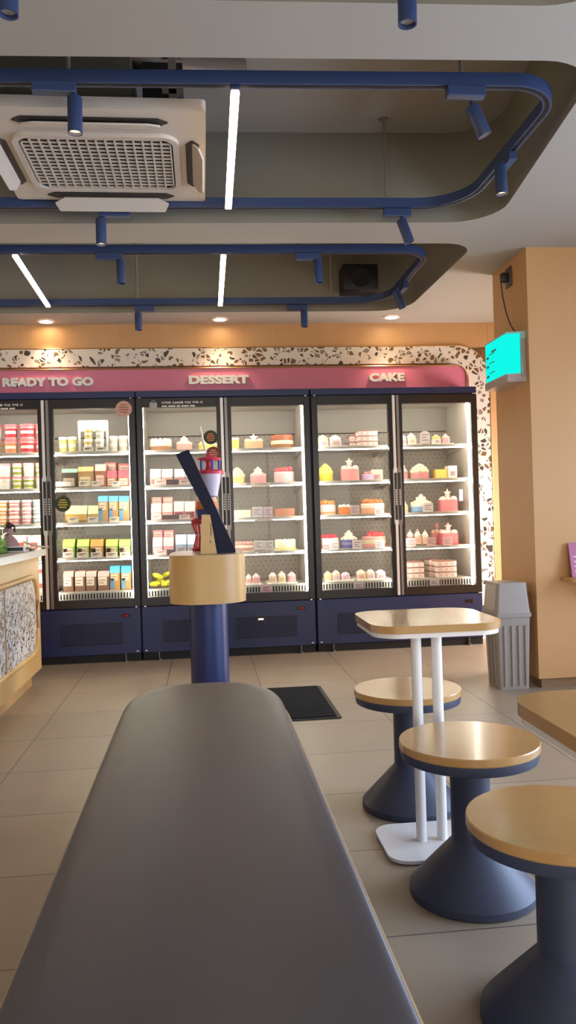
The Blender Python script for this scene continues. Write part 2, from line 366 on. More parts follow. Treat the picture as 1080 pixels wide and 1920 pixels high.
SP = [  # adapter px centre, half length, along x?, head top px, head bottom px, Y or X, lit, label
 ((101, 152), .075, 1, (140, 182), (141, 250), ('y', 2.838), 1, 'lit navy spotlight hanging in front of the air conditioner grille'),
 ((872, 152), .07, 1, (884, 200), (909, 254), ('y', 2.795), 1, 'lit tilted navy spotlight at front right of the air conditioner rail'),
 ((950, 288), .07, 0, (938, 309), (941, 364), ('x', 1.358), 1, 'lit upright navy spotlight on the right side of the air conditioner rail'),
 ((744, 384), .07, 1, (752, 412), (768, 455), ('y', 3.945), 0, 'tilted navy spotlight on the back right of the air conditioner rail'),
 ((214, 384), .075, 1, (189, 410), (190, 459), ('y', 3.985), 1, 'upright navy spotlight just behind the air conditioner'),
 ((204, 467), .075, 1, (226, 488), (227, 532), ('y', 4.645), 0, 'navy spotlight on front of the fridge side rail above DESSERT sign, left'),
 ((577, 467), .075, 1, (595, 487), (597, 530), ('y', 4.632), 0, 'navy spotlight on front of the fridge side rail, right of centre'),
 ((756, 528), .07, 0, (742, 545), (755, 578), ('x', 1.385), 0, 'tilted navy spotlight on the right end of the fridge side rail'),
 ((271, 566), .07, 1, (259, 587), (260, 619), ('y', 5.785), 0, 'navy spotlight on back of the fridge side rail, left one'),
 ((557, 565), .075, 1, (570, 582), (571, 613), ('y', 5.775), 0, 'navy spotlight on back of the fridge side rail, right one'),
 ((763, -45), .07, 1, (763, -25), (764, 46), ('y', 2.10), 0, 'navy spotlight cut off by the picture top, right one'),
 ((15, -45), .07, 1, (15, -40), (16, 28), ('y', 2.125), 0, 'navy spotlight cut off by the picture top left corner')]
for (ax, ay), hl, alx, ht, hb, (k, val), lit, lab in SP:
    if k == 'y': A = at_y(ax, ay, val); T = at_y(ht[0], ht[1], val); B = at_y(hb[0], hb[1], val)
    else:
        A = at_x(ax, ay, val); T = at_x(ht[0], ht[1], val); B = at_y(hb[0], hb[1], T.y)
        T = at_y(ht[0], ht[1], A.y); B = at_y(hb[0], hb[1], A.y)
    t = thing('track_spotlight', lab, 'spotlight', (A.x, A.y, RZ0), group='navy track spotlights')
    b = nb(); box(b, -(hl if alx else .018), (hl if alx else .018), -(.018 if alx else hl), (.018 if alx else hl), -.040, -.0025, .003); obj('adapter', b, RAIL, t, False)
    o = Vector((A.x, A.y, RZ0)); T = T-o; B = B-o; d = (B-T).normalized()
    b = nb(); cyl(b, (T.x, T.y, min(-.03, T.z+.02)), (T.x, T.y, T.z+.0 if T.z < -.06 else -.06), .006, seg=8); cyl(b, T+d*.01+Vector((-.02, 0, 0)), T+d*.01+Vector((.02, 0, 0)), .007, seg=8); obj('yoke', b, NAVY, t)
    h = nb(); L = (B-T).length; R = .0255
    lathe(h, [(R*.9, 0), (R, .004), (R, L), (R*.86, L), (R*.8, L-.02), (0.001, L-.021)], 24, cap=False); lathe(h, [(.0005, 0), (R*.9, 0)], 24, cap=False)
    h.transform(Matrix.Translation(T) @ Vector((0, 0, 1)).rotation_difference(d).to_matrix().to_4x4()); hd = obj('lamp_head', h, RAIL, t)
    h = nb(); lathe(h, [(.0005, L-.012), (R*.8, L-.012)], 20, cap=False)
    h.transform(Matrix.Translation(T) @ Vector((0, 0, 1)).rotation_difference(d).to_matrix().to_4x4()); obj('lens', h, emit('ffcf8c', 5) if lit else mat('d9d2c8', .2), hd)
    if lit: spot('spot_beam', o+B, o+B+d, 9, WARM, 60, .018)
XTRA = [(Vector((-1.75, 2.93, 2.559)), Vector((-1.75, 4.0, 2.559)), 'added unseen white LED line lamp left of the air conditioner'), (Vector((-2.2, 4.7, 2.559)), Vector((-2.2, 5.8, 2.559)), 'leftmost added unseen white LED line lamp over the service counter')]  # two lamps added out of view to warm the floor at left
for (p0, p1), lab in zip((((441, 166), (428, 390)), ((27, 476), (91, 574)), ((419, 476), (413, 572))), ('white LED line lamp beside the air conditioner', 'white slanting LED line lamp above the READY TO GO sign', 'white LED line lamp spanning the fridge side rail above DESSERT')):
    a = at_z(p0[0], p0[1], 2.559); c = at_z(p1[0], p1[1], 2.559); XTRA.append((a, c, lab))
for a, c, lab in XTRA:
    u_ = (c-a).normalized()*.004; a = a+u_; c = c-u_
    t = thing('line_lamp', lab, 'ceiling light', a, group='LED line lamps'); d = c-a; ang = math.atan2(d.y, d.x)
    b = nb(); box(b, 0, d.length, -.016, .016, .0, .013, .002); o = obj('lamp_housing', b, RAIL, t, False); o.rotation_euler = (0, 0, ang)  # housing body of the lamp, hanging free just under the rails
    b = nb(); box(b, .01, d.length-.01, -.0155, .0155, -.012, .001, .003); o = obj('diffuser', b, emit('ffe3bd', 14), t); o.rotation_euler = (0, 0, ang)

# ------------------------------------------------------------------ ceiling air conditioner and ducts
t = thing('air_conditioner', 'white ceiling cassette air conditioner with square grille and open flaps', 'air conditioner', (-.39, 3.50, 2.60))
hw, hd_ = .445, .44
b = nb(); prism(b, rrect(-hw, hw, -hd_, hd_, .02), .0, .045); bevel_top(b, .012); ACW = mat('cfc3b4', .45)
# slots are flat dark plates on the panel face, inner shade painted in
obj('panel', b, ACW, t)
b = nb(); prism(b, rrect(-.31, .31, -.225, .275, .06), -.004, .004); obj('intake_shade', b, mat('1c1714', .8, spec=.1), t)  # dark plate, its colour stands in for shade behind the grille
b = nb()
for i in range(17): x = -.30+.6*i/16; box(b, x-.0034, x+.0034, -.215 if 0 < i < 16 else -.17, .265 if 0 < i < 16 else .22, -.014, -.004)
for i in range(15): y = -.21+.47*i/14; box(b, -.30 if 0 < i < 14 else -.26, .30 if 0 < i < 14 else .26, y-.0034, y+.0034, -.012, -.005)
obj('intake_grille', b, ACW, t, False)
ring_o = rrect(-.335, .335, -.25, .30, .07); b = nb(); sweep(b, rrect(-.322, .322, -.237, .287, .065), .026, -.016, .002); obj('grille_frame', b, ACW, t)
def slot(cx, cy, lx, ly):
    b = nb(); prism(b, round_poly([(cx-lx, cy), (cx-lx+min(.04, lx), cy-ly), (cx+lx-min(.04, lx), cy-ly), (cx+lx, cy), (cx+lx-min(.04, lx), cy+ly), (cx-lx+min(.04, lx), cy+ly)] if lx > ly else
                  [(cx, cy-ly), (cx+lx, cy-ly+.04), (cx+lx, cy+ly-.04), (cx, cy+ly), (cx-lx, cy+ly-.04), (cx-lx, cy-ly+.04)], .004), -.004, .004)
    return b
for cx, cy, lx, ly in ((0, -.345, .30, .030), (0, .375, .30, .03), (.39, .03, .028, .23), (-.39, .03, .028, .23)):
    obj('air_outlet', slot(cx, cy, lx, ly), mat('2d2622', .6), t)
def flap(lx, ly, m4):
    b = nb(); prism(b, round_poly([(-lx, -ly*.2), (-lx+.05, -ly), (lx-.05, -ly), (lx, -ly*.2), (lx-.02, ly), (-lx+.02, ly)], .006), -.004, .004); b.transform(m4); return b
obj('flap', flap(.27, .035, Matrix.Translation((0, .415, -.03)) @ Matrix.Rotation(math.radians(-40), 4, 'X')), ACW, t)
obj('flap', flap(.27, .022, Matrix.Translation((0, -.332, -.012)) @ Matrix.Rotation(math.radians(8), 4, 'X')), ACW, t)
obj('flap', flap(.22, .034, Matrix.Translation((.412, .03, -.026)) @ Matrix.Rotation(PI/2, 4, 'Z') @ Matrix.Rotation(math.radians(50), 4, 'X')), ACW, t)
obj('flap', flap(.22, .034, Matrix.Translation((-.412, .03, -.026)) @ Matrix.Rotation(-PI/2, 4, 'Z') @ Matrix.Rotation(math.radians(50), 4, 'X')), ACW, t)
b = nb(); box(b, -.36, .16, -.36, .38, .045, .28); obj('casing', b, mat('6d6a58', .5, .3), t, False)
b = nb(); box(b, .20, .36, -.30, .30, .045, .26); obj('drain_box', b, mat('262220', .6), t, False)
for y in (-.37, .36): b = nb(); box(b, .305, .335, y, y+.03, .04, .43); box(b, .28, .36, y, y+.03, .25, .27); box(b, .28, .36, y, y+.03, .1, .12); obj('mounting_bracket', b, mat('b4aca4', .35, .8), t, False)
tt = tag(obj('foil_duct', tube(nb(), [(-.25+.06*i, 3.34+.012*i, 2.955+.004*math.sin(i)) for i in range(9)], .055, 16), mat('b9a898', .35, .6, bump=.6, scale=30)), 'short foil duct lying above the ceiling air conditioner', 'duct')
t = thing('ceiling_speaker_box', 'small black box fixed inside the ceiling recess nearest the fridges', 'speaker', (1.19, 5.82, 2.76))
b = nb(); box(b, -.13, .13, -.10, .08, -.09, .10, .01); obj('housing', b, mat('1a1715', .5), t); b = nb(); lathe(b, [(.07, 0), (.07, .006), (.05, .004), (.01, .002)], 20); b.transform(Matrix.Translation((0, -.10, 0)) @ Matrix.Rotation(PI/2, 4, 'X')); obj('speaker_cone', b, DARK, t)

# ------------------------------------------------------------------ pink header sign
SIGN = thing('header_sign', 'long pink header sign with cream letters above the fridges', 'sign', (0, YB-.06, 2.0))
prof = round_poly([(XL+.02, .03), (2.128, .03), (2.128, .202), (XL+.02, .202)], [0, 0, .085, 0], 10)
b = nb(); xz_prism(b, prof, 0, .055); obj('board', b, mat('e07e96', .35, noise=.03), SIGN, False)
b = nb(); tube(b, [(x, -.003, z) for x, z in round_poly([(2.13, .03), (2.13, .204), (XL+.02, .204)], [0, .085, 0], 10)], .006, 6); obj('edging', b, mat('c99a62', .3, .6), SIGN)
for wd_, x0, x1, yy in (('READY TO GO', 5, 176, 726), ('DESSERT', 354, 467, 721), ('CAKE', 692, 758, 716)):
    p = at_y(x0, yy, YB-.07); q = at_y(x1, yy, YB-.07); o = text('lettering', wd_, .068, .010, CREAM, SIGN, (p.x, -.012, p.z-2.0), .0042, q.x-p.x); o['label'] = 'cream raised letters'
FONTM = mat('e6e0d8', .6)

# ------------------------------------------------------------------ fridges
YD, YF0, YBK = 6.045, 6.075, 6.70
UN = {'A': -1.785, 'B': -.478, 'C': .834}; UW = 1.303
SZ = [1.568, 1.300, 1.036, .772, .515]
LIT2 = emit('fff0da', 34)
LIT = emit('fff4e2', 55)
PEG = peg_mat()
fr = {}
def lettering(par, x, z):
    text('lettering', '디저트 9,000원 이상 구매 시', .020, .0006, FONTM, par, (x+.12, -.0335, z), .0004, .30)
    b = nb(); random.seed(3); cx = x+.12
    for n in (3, 4, 2, 4, 3):
        for k in range(n): box(b, cx, cx+.011, -.0335, -.0325, z-.022, z-.010); cx += .0135
        cx += .008
    obj('small_print', b, FONTM, par, False)
    b = nb(); xz_prism(b, [(x+.03, z-.034), (x+.085, z-.034), (x+.085, z+.012), (x+.03, z+.012)], -.0335, -.0325)
    tube(b, [(x+.044, -.033, z+.01), (x+.047, -.033, z+.022), (x+.058, -.033, z+.027), (x+.069, -.033, z+.022), (x+.072, -.033, z+.01)], .0025, 6); obj('bag_emblem', b, mat('a8a29a', .6), par)
for u, x0 in UN.items():
    nm = {'A': 'READY TO GO', 'B': 'DESSERT', 'C': 'CAKE'}[u]
    t = thing('display_fridge', {'A': 'navy two door display fridge of tubs and cartons under READY TO GO', 'B': 'navy two door display fridge behind the kiosk under DESSERT', 'C': 'navy two door display fridge full of cakes under CAKE'}[u], 'display fridge', (x0, 0, 0), group='navy display fridges'); fr[u] = t
    W = UW
    b = nb(); box(b, 0, .035, YF0, YBK+.05, .06, 2.0); box(b, W-.035, W, YF0, YBK+.05, .06, 2.0)
    box(b, .035, W-.035, YF0, YBK+.05, 1.93, 2.0); box(b, .035, W-.035, YF0, YBK+.05, .40, .44); box(b, .035, W-.035, YBK, YBK+.05, .44, 1.93); box(b, .05, W-.05, YF0+.02, YBK+.05, .05, .40)
    obj('cabinet', b, NAVYF, t, False)
    b = nb(); box(b, .002, W-.002, YF0-.055, YF0+.01, 1.952, 2.002, .003); obj('top_fascia', b, NAVYF, t, False)
    b = nb(); box(b, .04, W-.04, YBK-.012, YBK-.002, .46, 1.72); o = obj('back_panel', b, PEG, t, False)
    b = nb(); box(b, .04, W-.04, YBK-.03, YBK-.002, 1.725, 1.925, .004); obj('upper_back_panel', b, GREYP, t, False)
    b = nb(); box(b, .037, .042, YF0+.01, YBK-.01, .44, 1.925); box(b, W-.042, W-.037, YF0+.01, YBK-.01, .44, 1.925); box(b, .04, W-.04, YF0+.01, YBK-.01, 1.922, 1.928); obj('liner', b, mat('b4ada6', .35), t, False)
    b = nb(); box(b, W/2-.02, W/2+.02, YF0+.005, YF0+.05, .44, 1.93, .003); obj('mullion', b, BLACKF, t, False)
    for h in (0, 1):
        a = .045+h*(W/2-.02); e = a+W/2-.075
        for k, z in enumerate(SZ[:4]):
            s = nb(); box(s, a, e, YF0+.075, YBK-.02, z-.010, z); box(s, a, e, YF0+.068, YF0+.082, z-.019, z+.003, .002); o = obj('shelf', s, SHELFM, t, False)
            for xx in (a-.004, e-.004):
                s = nb(); yz_prism(s, [(YF0+.09, z-.012), (YBK-.02, z-.012), (YBK-.02, z-.06), (YF0+.20, z-.025)], xx, xx+.004); obj('bracket', s, SHELFM, o, False)
        for k, z in enumerate(SZ[:4]):
            s = nb(); box(s, a+.01, e-.01, YF0+.084, YF0+.092, z-.026, z-.012); obj('light_strip', s, LIT2, t, False)
        s = nb(); box(s, a, e, YF0+.06, YBK-.02, SZ[4]-.012, SZ[4]); o = obj('deck', s, SHELFM, t, False)
        s = nb(); box(s, a, e, YF0+.055, YF0+.062, SZ[4]-.062, SZ[4]-.052); box(s, a, e, YF0+.055, YF0+.062, SZ[4]-.012, SZ[4]+.002)
        for k in range(27): xx = a+(e-a)*k/26; box(s, xx-.0055, xx+.0055, YF0+.055, YF0+.062, SZ[4]-.055, SZ[4]-.01)
        obj('air_grille', s, mat('c9c3bc', .4), o, False)
        s = nb(); box(s, a, e, YF0+.066, YF0+.07, SZ[4]-.062, SZ[4]-.012); obj('grille_back', s, DARK, o, False)
        s = nb(); box(s, a+.01, e-.01, YF0+.012, YF0+.03, 1.893, 1.912, .003); obj('light_strip', s, LIT, t)
        for xx in (a-.002, e-.008): s = nb(); box(s, xx, xx+.007, YF0+.012, YF0+.024, .47, 1.88, .002); obj('light_strip', s, LIT, t)
        # door: frame with pane, handle, prints
        d0 = .004+h*W/2; d1 = d0+W/2-.006
        d = thing_door = nb()
        so, si = .046, .052
        l_, r_ = (so, si) if h == 0 else (si, so)
        box(d, d0, d0+l_, YD-.03+0, YD+.02, .405, 1.945, .003); box(d, d1-r_, d1, YD-.03, YD+.02, .405, 1.945, .003)
        box(d, d0+l_, d1-r_, YD-.03, YD+.02, 1.878, 1.945); box(d, d0+l_, d1-r_, YD-.03, YD+.02, .405, .465)
        dm = obj('door', d, BLACKF, t, False)
        g = nb(); box(g, d0+l_, d1-r_, YD-.010, YD-.004, .465, 1.878); obj('pane', g, glass('f4f6f4', 1.22), dm, False)
        # handle bar on the meeting stile: widens into a grip
        hx = d1-.012 if h == 0 else d0+.012
        g = nb(); w0, w1 = .010, .017
        xz_prism(g, [(hx-w0, .41), (hx+w0, .41), (hx+w0, .94), (hx+w1, .97), (hx+w1, 1.36), (hx+w0, 1.39), (hx+w0, 1.94), (hx-w0, 1.94), (hx-w0, 1.39), (hx-w1, 1.36), (hx-w1, .97), (hx-w0, .94)], YD-.045, YD-.029)
        ho = obj('handle', g, mat('efe8e2', .28, .2) if h == 0 else mat('8d8580', .3, .5), dm, False)
        g = nb(); box(g, hx-.010, hx+.010, YD-.048, YD-.044, .985, 1.345, .002); obj('grip_insert', g, mat('2f2c2a', .5), dm, False)
        g = nb()
        for k in range(7): box(g, hx-.005, hx+.005, YD-.0486, YD-.0478, 1.10+.018*k, 1.111+.018*k)
        obj('grip_print', g, FONTM, dm, False)
    # base
    b = nb(); box(b, .004, W-.004, YF0-.06, YF0+.02, .058, .398, .003); o = obj('base_panel', b, NAVYF, t, False)
    for ga, gb in (((.16, .62), (.70, 1.16)) if u == 'B' else ((.72, 1.17),) if u == 'A' else ((.16, .62),)):
        g = nb(); box(g, ga, gb, YF0-.062, YF0-.058, .13, .29); gg = obj('vent_panel', g, mat('14152a', .5), o, False)
        g = nb()
        n = int((gb-ga)/.0115)
        for k in range(n): xx = ga+.008+(gb-ga-.016)*k/(n-1); box(g, xx-.0026, xx+.0026, YF0-.066, YF0-.061, .14, .28)
        obj('vent_slats', g, NAVYF, o, False)
    g = nb(); box(g, 1.165, 1.225, YF0-.064, YF0-.058, .328, .352, .002); dd = obj('thermostat_display', g, mat('1b0b0d', .2), o, False)
    if u != 'C':
        g = nb()
        for k in range(3): box(g, 1.182+k*.011, 1.19+k*.011, YF0-.0655, YF0-.064, .335, .346)
        obj('digits', g, emit('c02020', .7), o, False)
    if u == 'B': g = nb(); box(g, .865, .905, YF0-.069, YF0-.066, .265, .276); obj('indicator', g, emit('ffd0b8', 2.5), o, False)
    for sx in (.03, W-.03):
        for sz in (.402, .075, 1.948): b = nb(); box(b, sx-.008, sx+.008, YF0-.064, YF0-.055, sz-.004, sz+.004); obj('screw', b, CHROME, t, False)
    b = nb(); box(b, .006, W-.006, YF0-.045, YBK, .0, .057); obj('kickboard', b, DARK, t, False)
    for fx in (.12, W-.12):
        for fy in (YF0-.054,): b = nb(); lathe(b, [(.018, 0), (.018, .01), (.007, .016), (.007, .057)], 16, (fx, fy, 0)); obj('foot', b, mat('5a5654', .4, .6), t)
for u in 'AB':
    d = [o for o in fr[u].children if o.name.startswith('door')][0]
    lettering(d, .075, 1.90)
    for o in d.children:
        if o.name.split('.')[0] in ('lettering', 'small_print', 'bag_emblem'):
            o.location.y += YD
# round stickers on the doors
def disc_xz(r, y0, y1, seg=28): return xz_prism(nb(), [(r*math.cos(2*PI*i/seg), r*math.sin(2*PI*i/seg)) for i in range(seg)], y0, y1)
for u, hi, px, py, r, c1, c2 in (('A', 1, 232, 767, .060, 'c99a86', 'a86a58'), ('A', 1, 118, 945, .058, '39421c', 'c9b84a'), ('B', 0, 395, 820, .053, '2f3a1c', 'c8763c'), ('B', 0, 400, 851, .055, '7a3a2a', 'd38b70')):
    d = [o for o in fr[u].children if o.name.startswith('door')][hi]; p = at_y(px, py, YD-.03)
    s = obj('sticker', disc_xz(r, 0, .002), mat(c1, .5, noise=.25, scale=40), d, False, (p.x-UN[u], YD-.034, p.z)); s['label'] = 'round sticker'
    g = nb()
    for k, (a, w) in enumerate(((.5, .6), (.2, .9), (-.1, 1.0), (-.4, .7))): box(g, -r*w*.6, r*w*.6, -.001, 0, a*r-.005, a*r+.004)
    o = obj('sticker_print', g, mat(c2, .5), d, False, (p.x-UN[u], YD-.0345, p.z))

# ------------------------------------------------------------------ products
ORD = ['top', 'second', 'third', 'fourth', 'bottom']
FN = {'A': 'left fridge', 'B': 'middle fridge', 'C': 'right fridge'}
def where(u, h, s): return '%s shelf, %s door, %s' % (ORD[s], 'left' if h == 0 else 'right', FN[u])
YI = 6.30
def place(px0, px1, s, Y=YI, ytop=None, dz=0):
    a = at_y(px0, 900, Y); c = at_y(px1, 900, Y); z = SZ[s]+dz+.001
    # x depends a little on height because of the camera roll: evaluate at the shelf
    py = 961-(z-EYE)/Y*F
    a = at_y(px0, py, Y); c = at_y(px1, py, Y); h = (at_y((px0+px1)/2, ytop, Y).z-z) if ytop else None
    return (a.x+c.x)/2, c.x-a.x, z, h
def cake(u, h, s, desc, px0, px1, ytop, body, top, shape='round', board='f0e8e4', topping='swirls', sta=None, layers=None, Y=YI, cat='cake', n=None):
    x, w, z, H = place(px0, px1, s, Y, ytop); t = thing('cake', desc+', '+where(u, h, s), cat, (x, Y, z)); r = w/2
    if board:
        b = nb(); (prism(b, rrect(-r*1.08, r*1.08, -r*1.0, r*1.0, .01), 0, .005) if shape != 'round' else lathe(b, [(r*1.08, 0), (r*1.08, .005)], 28)); obj('cake_board', b, mat(board, .4), t, False)
    H = max(.04, H); bh = H*{'swirls': .66, 'fruit': .7, 'tier': .5, 'mound': .42, 'flat': .97, 'crown': .72, 'star': .52}[topping]
    def solid(z0, z1, rr):
        b = nb()
        if shape == 'round': lathe(b, [(rr, z0), (rr*1.005, (z0+z1)/2), (rr, z1-.006), (rr-.006, z1)], 30)
        else: prism(b, rrect(-rr, rr, -rr*.8, rr*.8, .008 if shape == 'square' else .02), z0, z1); bevel_top(b, .004)
        return b
    obj('sponge', solid(.005, bh, r*.94), mat(body, .6, bump=.15, scale=60), t)
    if layers:
        for k, (c, f0, f1) in enumerate(layers): obj('layer', solid(.005+bh*f0, .005+(bh-.004)*f1, r*.955), mat(c, .5), t)
    tm = mat(top, .55, bump=.1, scale=80)
    rb = random.Random(int(px0*7+s)); b = nb()
    if topping == 'swirls':
        k = n or 8
        for i in range(k):
            a = 2*PI*i/k+.3; lathe(b, [(r*.25, 0), (r*.26, (H-bh)*.35), (r*.2, (H-bh)*.7), (r*.1, (H-bh)*.92), (.001, H-bh)], 10, (r*.66*math.cos(a), (r*.66 if shape == 'round' else r*.55)*math.sin(a), bh-.002))
        ball(b, (0, 0, bh+.004), r*.3, 1, 1, .6)
    elif topping == 'fruit':
        for i in range(n or 12): a = rb.uniform(0, 2*PI); q = r*.75*math.sqrt(rb.random()); ball(b, (q*math.cos(a), q*.8*math.sin(a), bh+(H-bh)*rb.uniform(.15, .55)), (H-bh)*rb.uniform(.4, .6)+.003)
    elif topping == 'tier':
        rr = [.70, .46]; hh = (H-bh)*.42
        for i in range(2): lathe(b, [(r*rr[i], bh+i*hh), (r*rr[i], bh+i*hh+hh*.8), (r*rr[i]*.8, bh+(i+1)*hh)], 20)
        for i in range(9): a = 2*PI*i/9; ball(b, (r*.82*math.cos(a), r*.7*math.sin(a), bh+.004), r*.17)
        ball(b, (0, 0, H-(H-bh)*.12), r*.22)
    elif topping == 'mound':
        for lv, (q, nn) in enumerate(((.74, 9), (.56, 7), (.30, 4), (0, 1))):
            for i in range(nn): a = 2*PI*i/nn+lv*.4; ball(b, (r*q*math.cos(a), r*q*math.sin(a), bh+(H-bh)*(.12, .42, .68, .86)[lv]), 1, r*.27, r*.27, (H-bh)*(.26, .24, .2, .14)[lv])
        lathe(b, [(r*.84, bh-.01), (r*.68, bh+(H-bh)*.42), (r*.34, bh+(H-bh)*.72)], 16)
    elif topping == 'crown':
        for i in range(12): a = 2*PI*i/12; lathe(b, [(r*.19, 0), (r*.19, (H-bh)*.45), (r*.13, (H-bh)*.8), (.001, H-bh)], 9, (r*.76*math.cos(a), r*(.76 if shape == 'round' else .62)*math.sin(a), bh-.002))
    elif topping == 'star':
        for sx in (-1, 1): lathe(b, [(r*.36, 0), (r*.34, H*.10), (r*.18, H*.16), (.001, H*.17)], 14, (sx*r*.58, -r*.3, bh-.002))
        lathe(b, [(r*.34, 0), (r*.30, H*.08), (r*.16, H*.18), (.004, H*.2)], 14, (0, 0, bh-.002))
        for sx in (-1, 1): lathe(b, [(r*.34, 0), (r*.3, H*.06), (.004, H*.13)], 14, (sx*r*.5, r*.4, bh-.002))
    else:
        b.free(); b = None
    if b: obj('topping', b, tm, t)
    if sta:
        b = nb(); star(b, (0, H-r*.42), r*.44, -.009, .009)
        cyl(b, (0, 0, bh), (0, 0, H-r*.4), .005); obj('star_topper', b, mat(sta, .4), t, False)
    return t
def card(u, h, s, px0, px1, y0, y1, c='f6ecee', Y=6.139, desc='white price card', top=False, ink='b89aa0', lines=3):
    a = at_y(px0, y1, Y); q = at_y(px1, y0, Y); w = q.x-a.x; H = q.z-a.z
    t = thing('price_card', desc+', '+where(u, h, s), 'price card', ((a.x+q.x)/2, Y, a.z), group='price cards on the fridge shelves')
    b = nb(); xz_prism(b, round_poly([(-w/2, 0), (w/2, 0), (w/2, H), (-w/2, H)], [.003, .003, (w*.45 if top else .003), (w*.45 if top else .003)], 6), 0, .003); obj('card', b, mat(c, .5), t, False)
    b = nb()
    for k in range(lines): box(b, -w*.34, w*(.34 if k % 2 == 0 else .1), -.0008, .0002, H*(.72-.22*k)-.003, H*(.72-.22*k)+.003)
    obj('print', b, mat(ink, .5), t, False); return t
def carton(u, h, s, desc, px0, px1, ytop, c, lab=None, wedge=False, Y=6.20, dz=0, depth=.14, band=None, top=None, cat='carton', labrect=(.12, .62, .88, .92), group=None, mini=None):
    x, w, z, H = place(px0, px1, s, Y, ytop, dz); w *= .96; t = thing('carton', desc+', '+where(u, h, s), cat, (x, Y, z), group=group)
    b = nb()
    wf = wedge if isinstance(wedge, float) else .45
    if wedge: yz_prism(b, [(0, 0), (depth, 0), (depth, H), (H*(1-wf)*.8, H), (0, H*wf)], -w/2, w/2)
    else: box(b, -w/2, w/2, 0, depth, 0, H, .003)
    obj('box_body', b, mat(c, .45), t, False)
    if top and wedge:
        b = nb(); yz_prism(b, [(-.0015, H*wf), (H*(1-wf)*.8, H+.0012), (depth, H+.0012), (depth, H-.001), (H*(1-wf)*.8+.001, H-.001), (.001, H*wf-.001)], -w/2-.0005, w/2+.0005); obj('box_top', b, mat(top[0], .4), t, False)
    elif top: b = nb(); box(b, -w/2-.001, w/2+.001, -.001, depth+.001, H*(.80 if top[1] else .97), H+.001, .002); obj('box_top', b, mat(top[0], .4), t, False)
    if lab:
        b = nb(); box(b, -w/2+w*labrect[0], -w/2+w*labrect[2], -.0015, 0, H*labrect[1], H*labrect[3]); lo = obj('label_panel', b, mat(lab, .5), t, False)
        b = nb()
        for k in range(2): box(b, -w/2+w*(labrect[0]+.08), -w/2+w*(labrect[2]-.1-.15*k), -.0022, -.0012, H*(labrect[1]+(labrect[3]-labrect[1])*(.62-.32*k))-.002, H*(labrect[1]+(labrect[3]-labrect[1])*(.62-.32*k))+.003)
        obj('label_print', b, mat('8a5a58', .5), lo, False)
    if band: b = nb(); box(b, -w/2-.0012, w/2+.0012, -.0012, depth, H*band[1], H*band[2]); obj('colour_band', b, mat(band[0], .5), t, False)
    if mini: b = nb(); box(b, -w/2+w*.06, -w/2+w*.4, -.0015, 0, H*.04, H*.5); obj('corner_print', b, mat(mini, .5), t, False)
    return t
def tub(u, h, s, desc, px0, px1, ytop, c, lid, label=None, dz=0, Y=6.25, zt=None, cat='tub', group=None, hh=None):
    x, w, z, H = place(px0, px1, s, Y, ytop, dz); r = w/2*.97
    if hh: H = hh
    t = thing('tub', desc+', '+where(u, h, s), cat, (x, Y, z), group=group)
    b = nb(); lathe(b, [(r*.82, 0), (r*.84, .003), (r*.95, H*.84)], 24); obj('cup', b, mat(c, .4), t)
    if label:
        b = nb(); lathe(b, [(r*.858, H*.14), (r*.935, H*.72)], 24, cap=False); lo = obj('label_band', b, mat(label, .45, noise=.3, scale=45), t)
        b = nb(); lathe(b, [(r*.90, H*.36), (r*.925, H*.56)], 24, cap=False)
        for f in [f for f in b.faces if f.calc_center_median().y > -r*.55]: b.faces.remove(f)
        obj('label_print', b, mat('f6e6de', .5), lo)
    b = nb(); lathe(b, [(r, H*.83), (r, H*.97), (r*.94, H), (r*.9, H*.985)], 24); obj('lid', b, mat(lid, .35), t)
    return t
POS = ['leftmost', 'second', 'third', 'fourth', 'fifth', 'sixth']
# ---- left fridge, left door
u, h = 'A', 0
for i, (a, c, col) in enumerate(((-24, 4, 'd8e0d0'), (8, 34, 'd9566a'), (36, 68, 'e06a78'), (66, 82, 'd97a80'))):
    lbl = ['e9d9cc', 'c9303f', 'c73a48', 'd98a7a'][i]
    tub(u, h, 0, 'lower red patterned ice cream tub, %s stack' % POS[i], a, a+26 if i == 3 else c, 825, 'e8b0ac', 'd97a84', ['d8b05a', 'd98a58', 'c93a48', 'd97a70'][i], hh=.112)
    tub(u, h, 0, 'upper red patterned ice cream tub, %s stack' % POS[i], a, a+26 if i == 3 else c, 802, 'e8a0a4', 'd9646e', lbl, dz=.112, hh=.112)
for i, (a, c) in enumerate(((-2, 21), (23, 42), (43, 65), (66, 86))):
    lc = [('dfe3e6', 'e2e6e8'), ('9aa03a', 'a9b040'), ('e6e2da', '97a33a'), ('b3b34a', 'd6d4cc')][i]
    tub(u, h, 1, 'lower pink lidded ice cream cup, %s stack' % POS[i], a, c, 893, 'f0ece6', 'e39aa2', lc[1], hh=.098)
    tub(u, h, 1, 'upper pink lidded ice cream cup, %s stack' % POS[i], a, c, 868, 'f3efe9', 'e39aa2', lc[0], dz=.098, hh=.10)
for i, (a, c, col) in enumerate(((-8, 15, 'e0a050'), (16, 38, 'd9788a'), (40, 60, 'd98a9c'), (61, 82, '9ab8c6'))):
    for k in range(3):
        tub(u, h, 2, '%s white lidded dessert cup, %s stack' % (['bottom', 'middle', 'top'][k], POS[i]), a, c, 960, 'f2dfd8', 'f8f4ee', col, dz=.061*k, hh=.061)
for i, (a, c) in enumerate(((2, 25), (26, 50), (52, 76))):
    carton(u, h, 3, 'white carton with red print, %s' % POS[i], a, c, 1004, 'f3ece6', 'd9614e', labrect=(.2, .35, .8, .7)); 
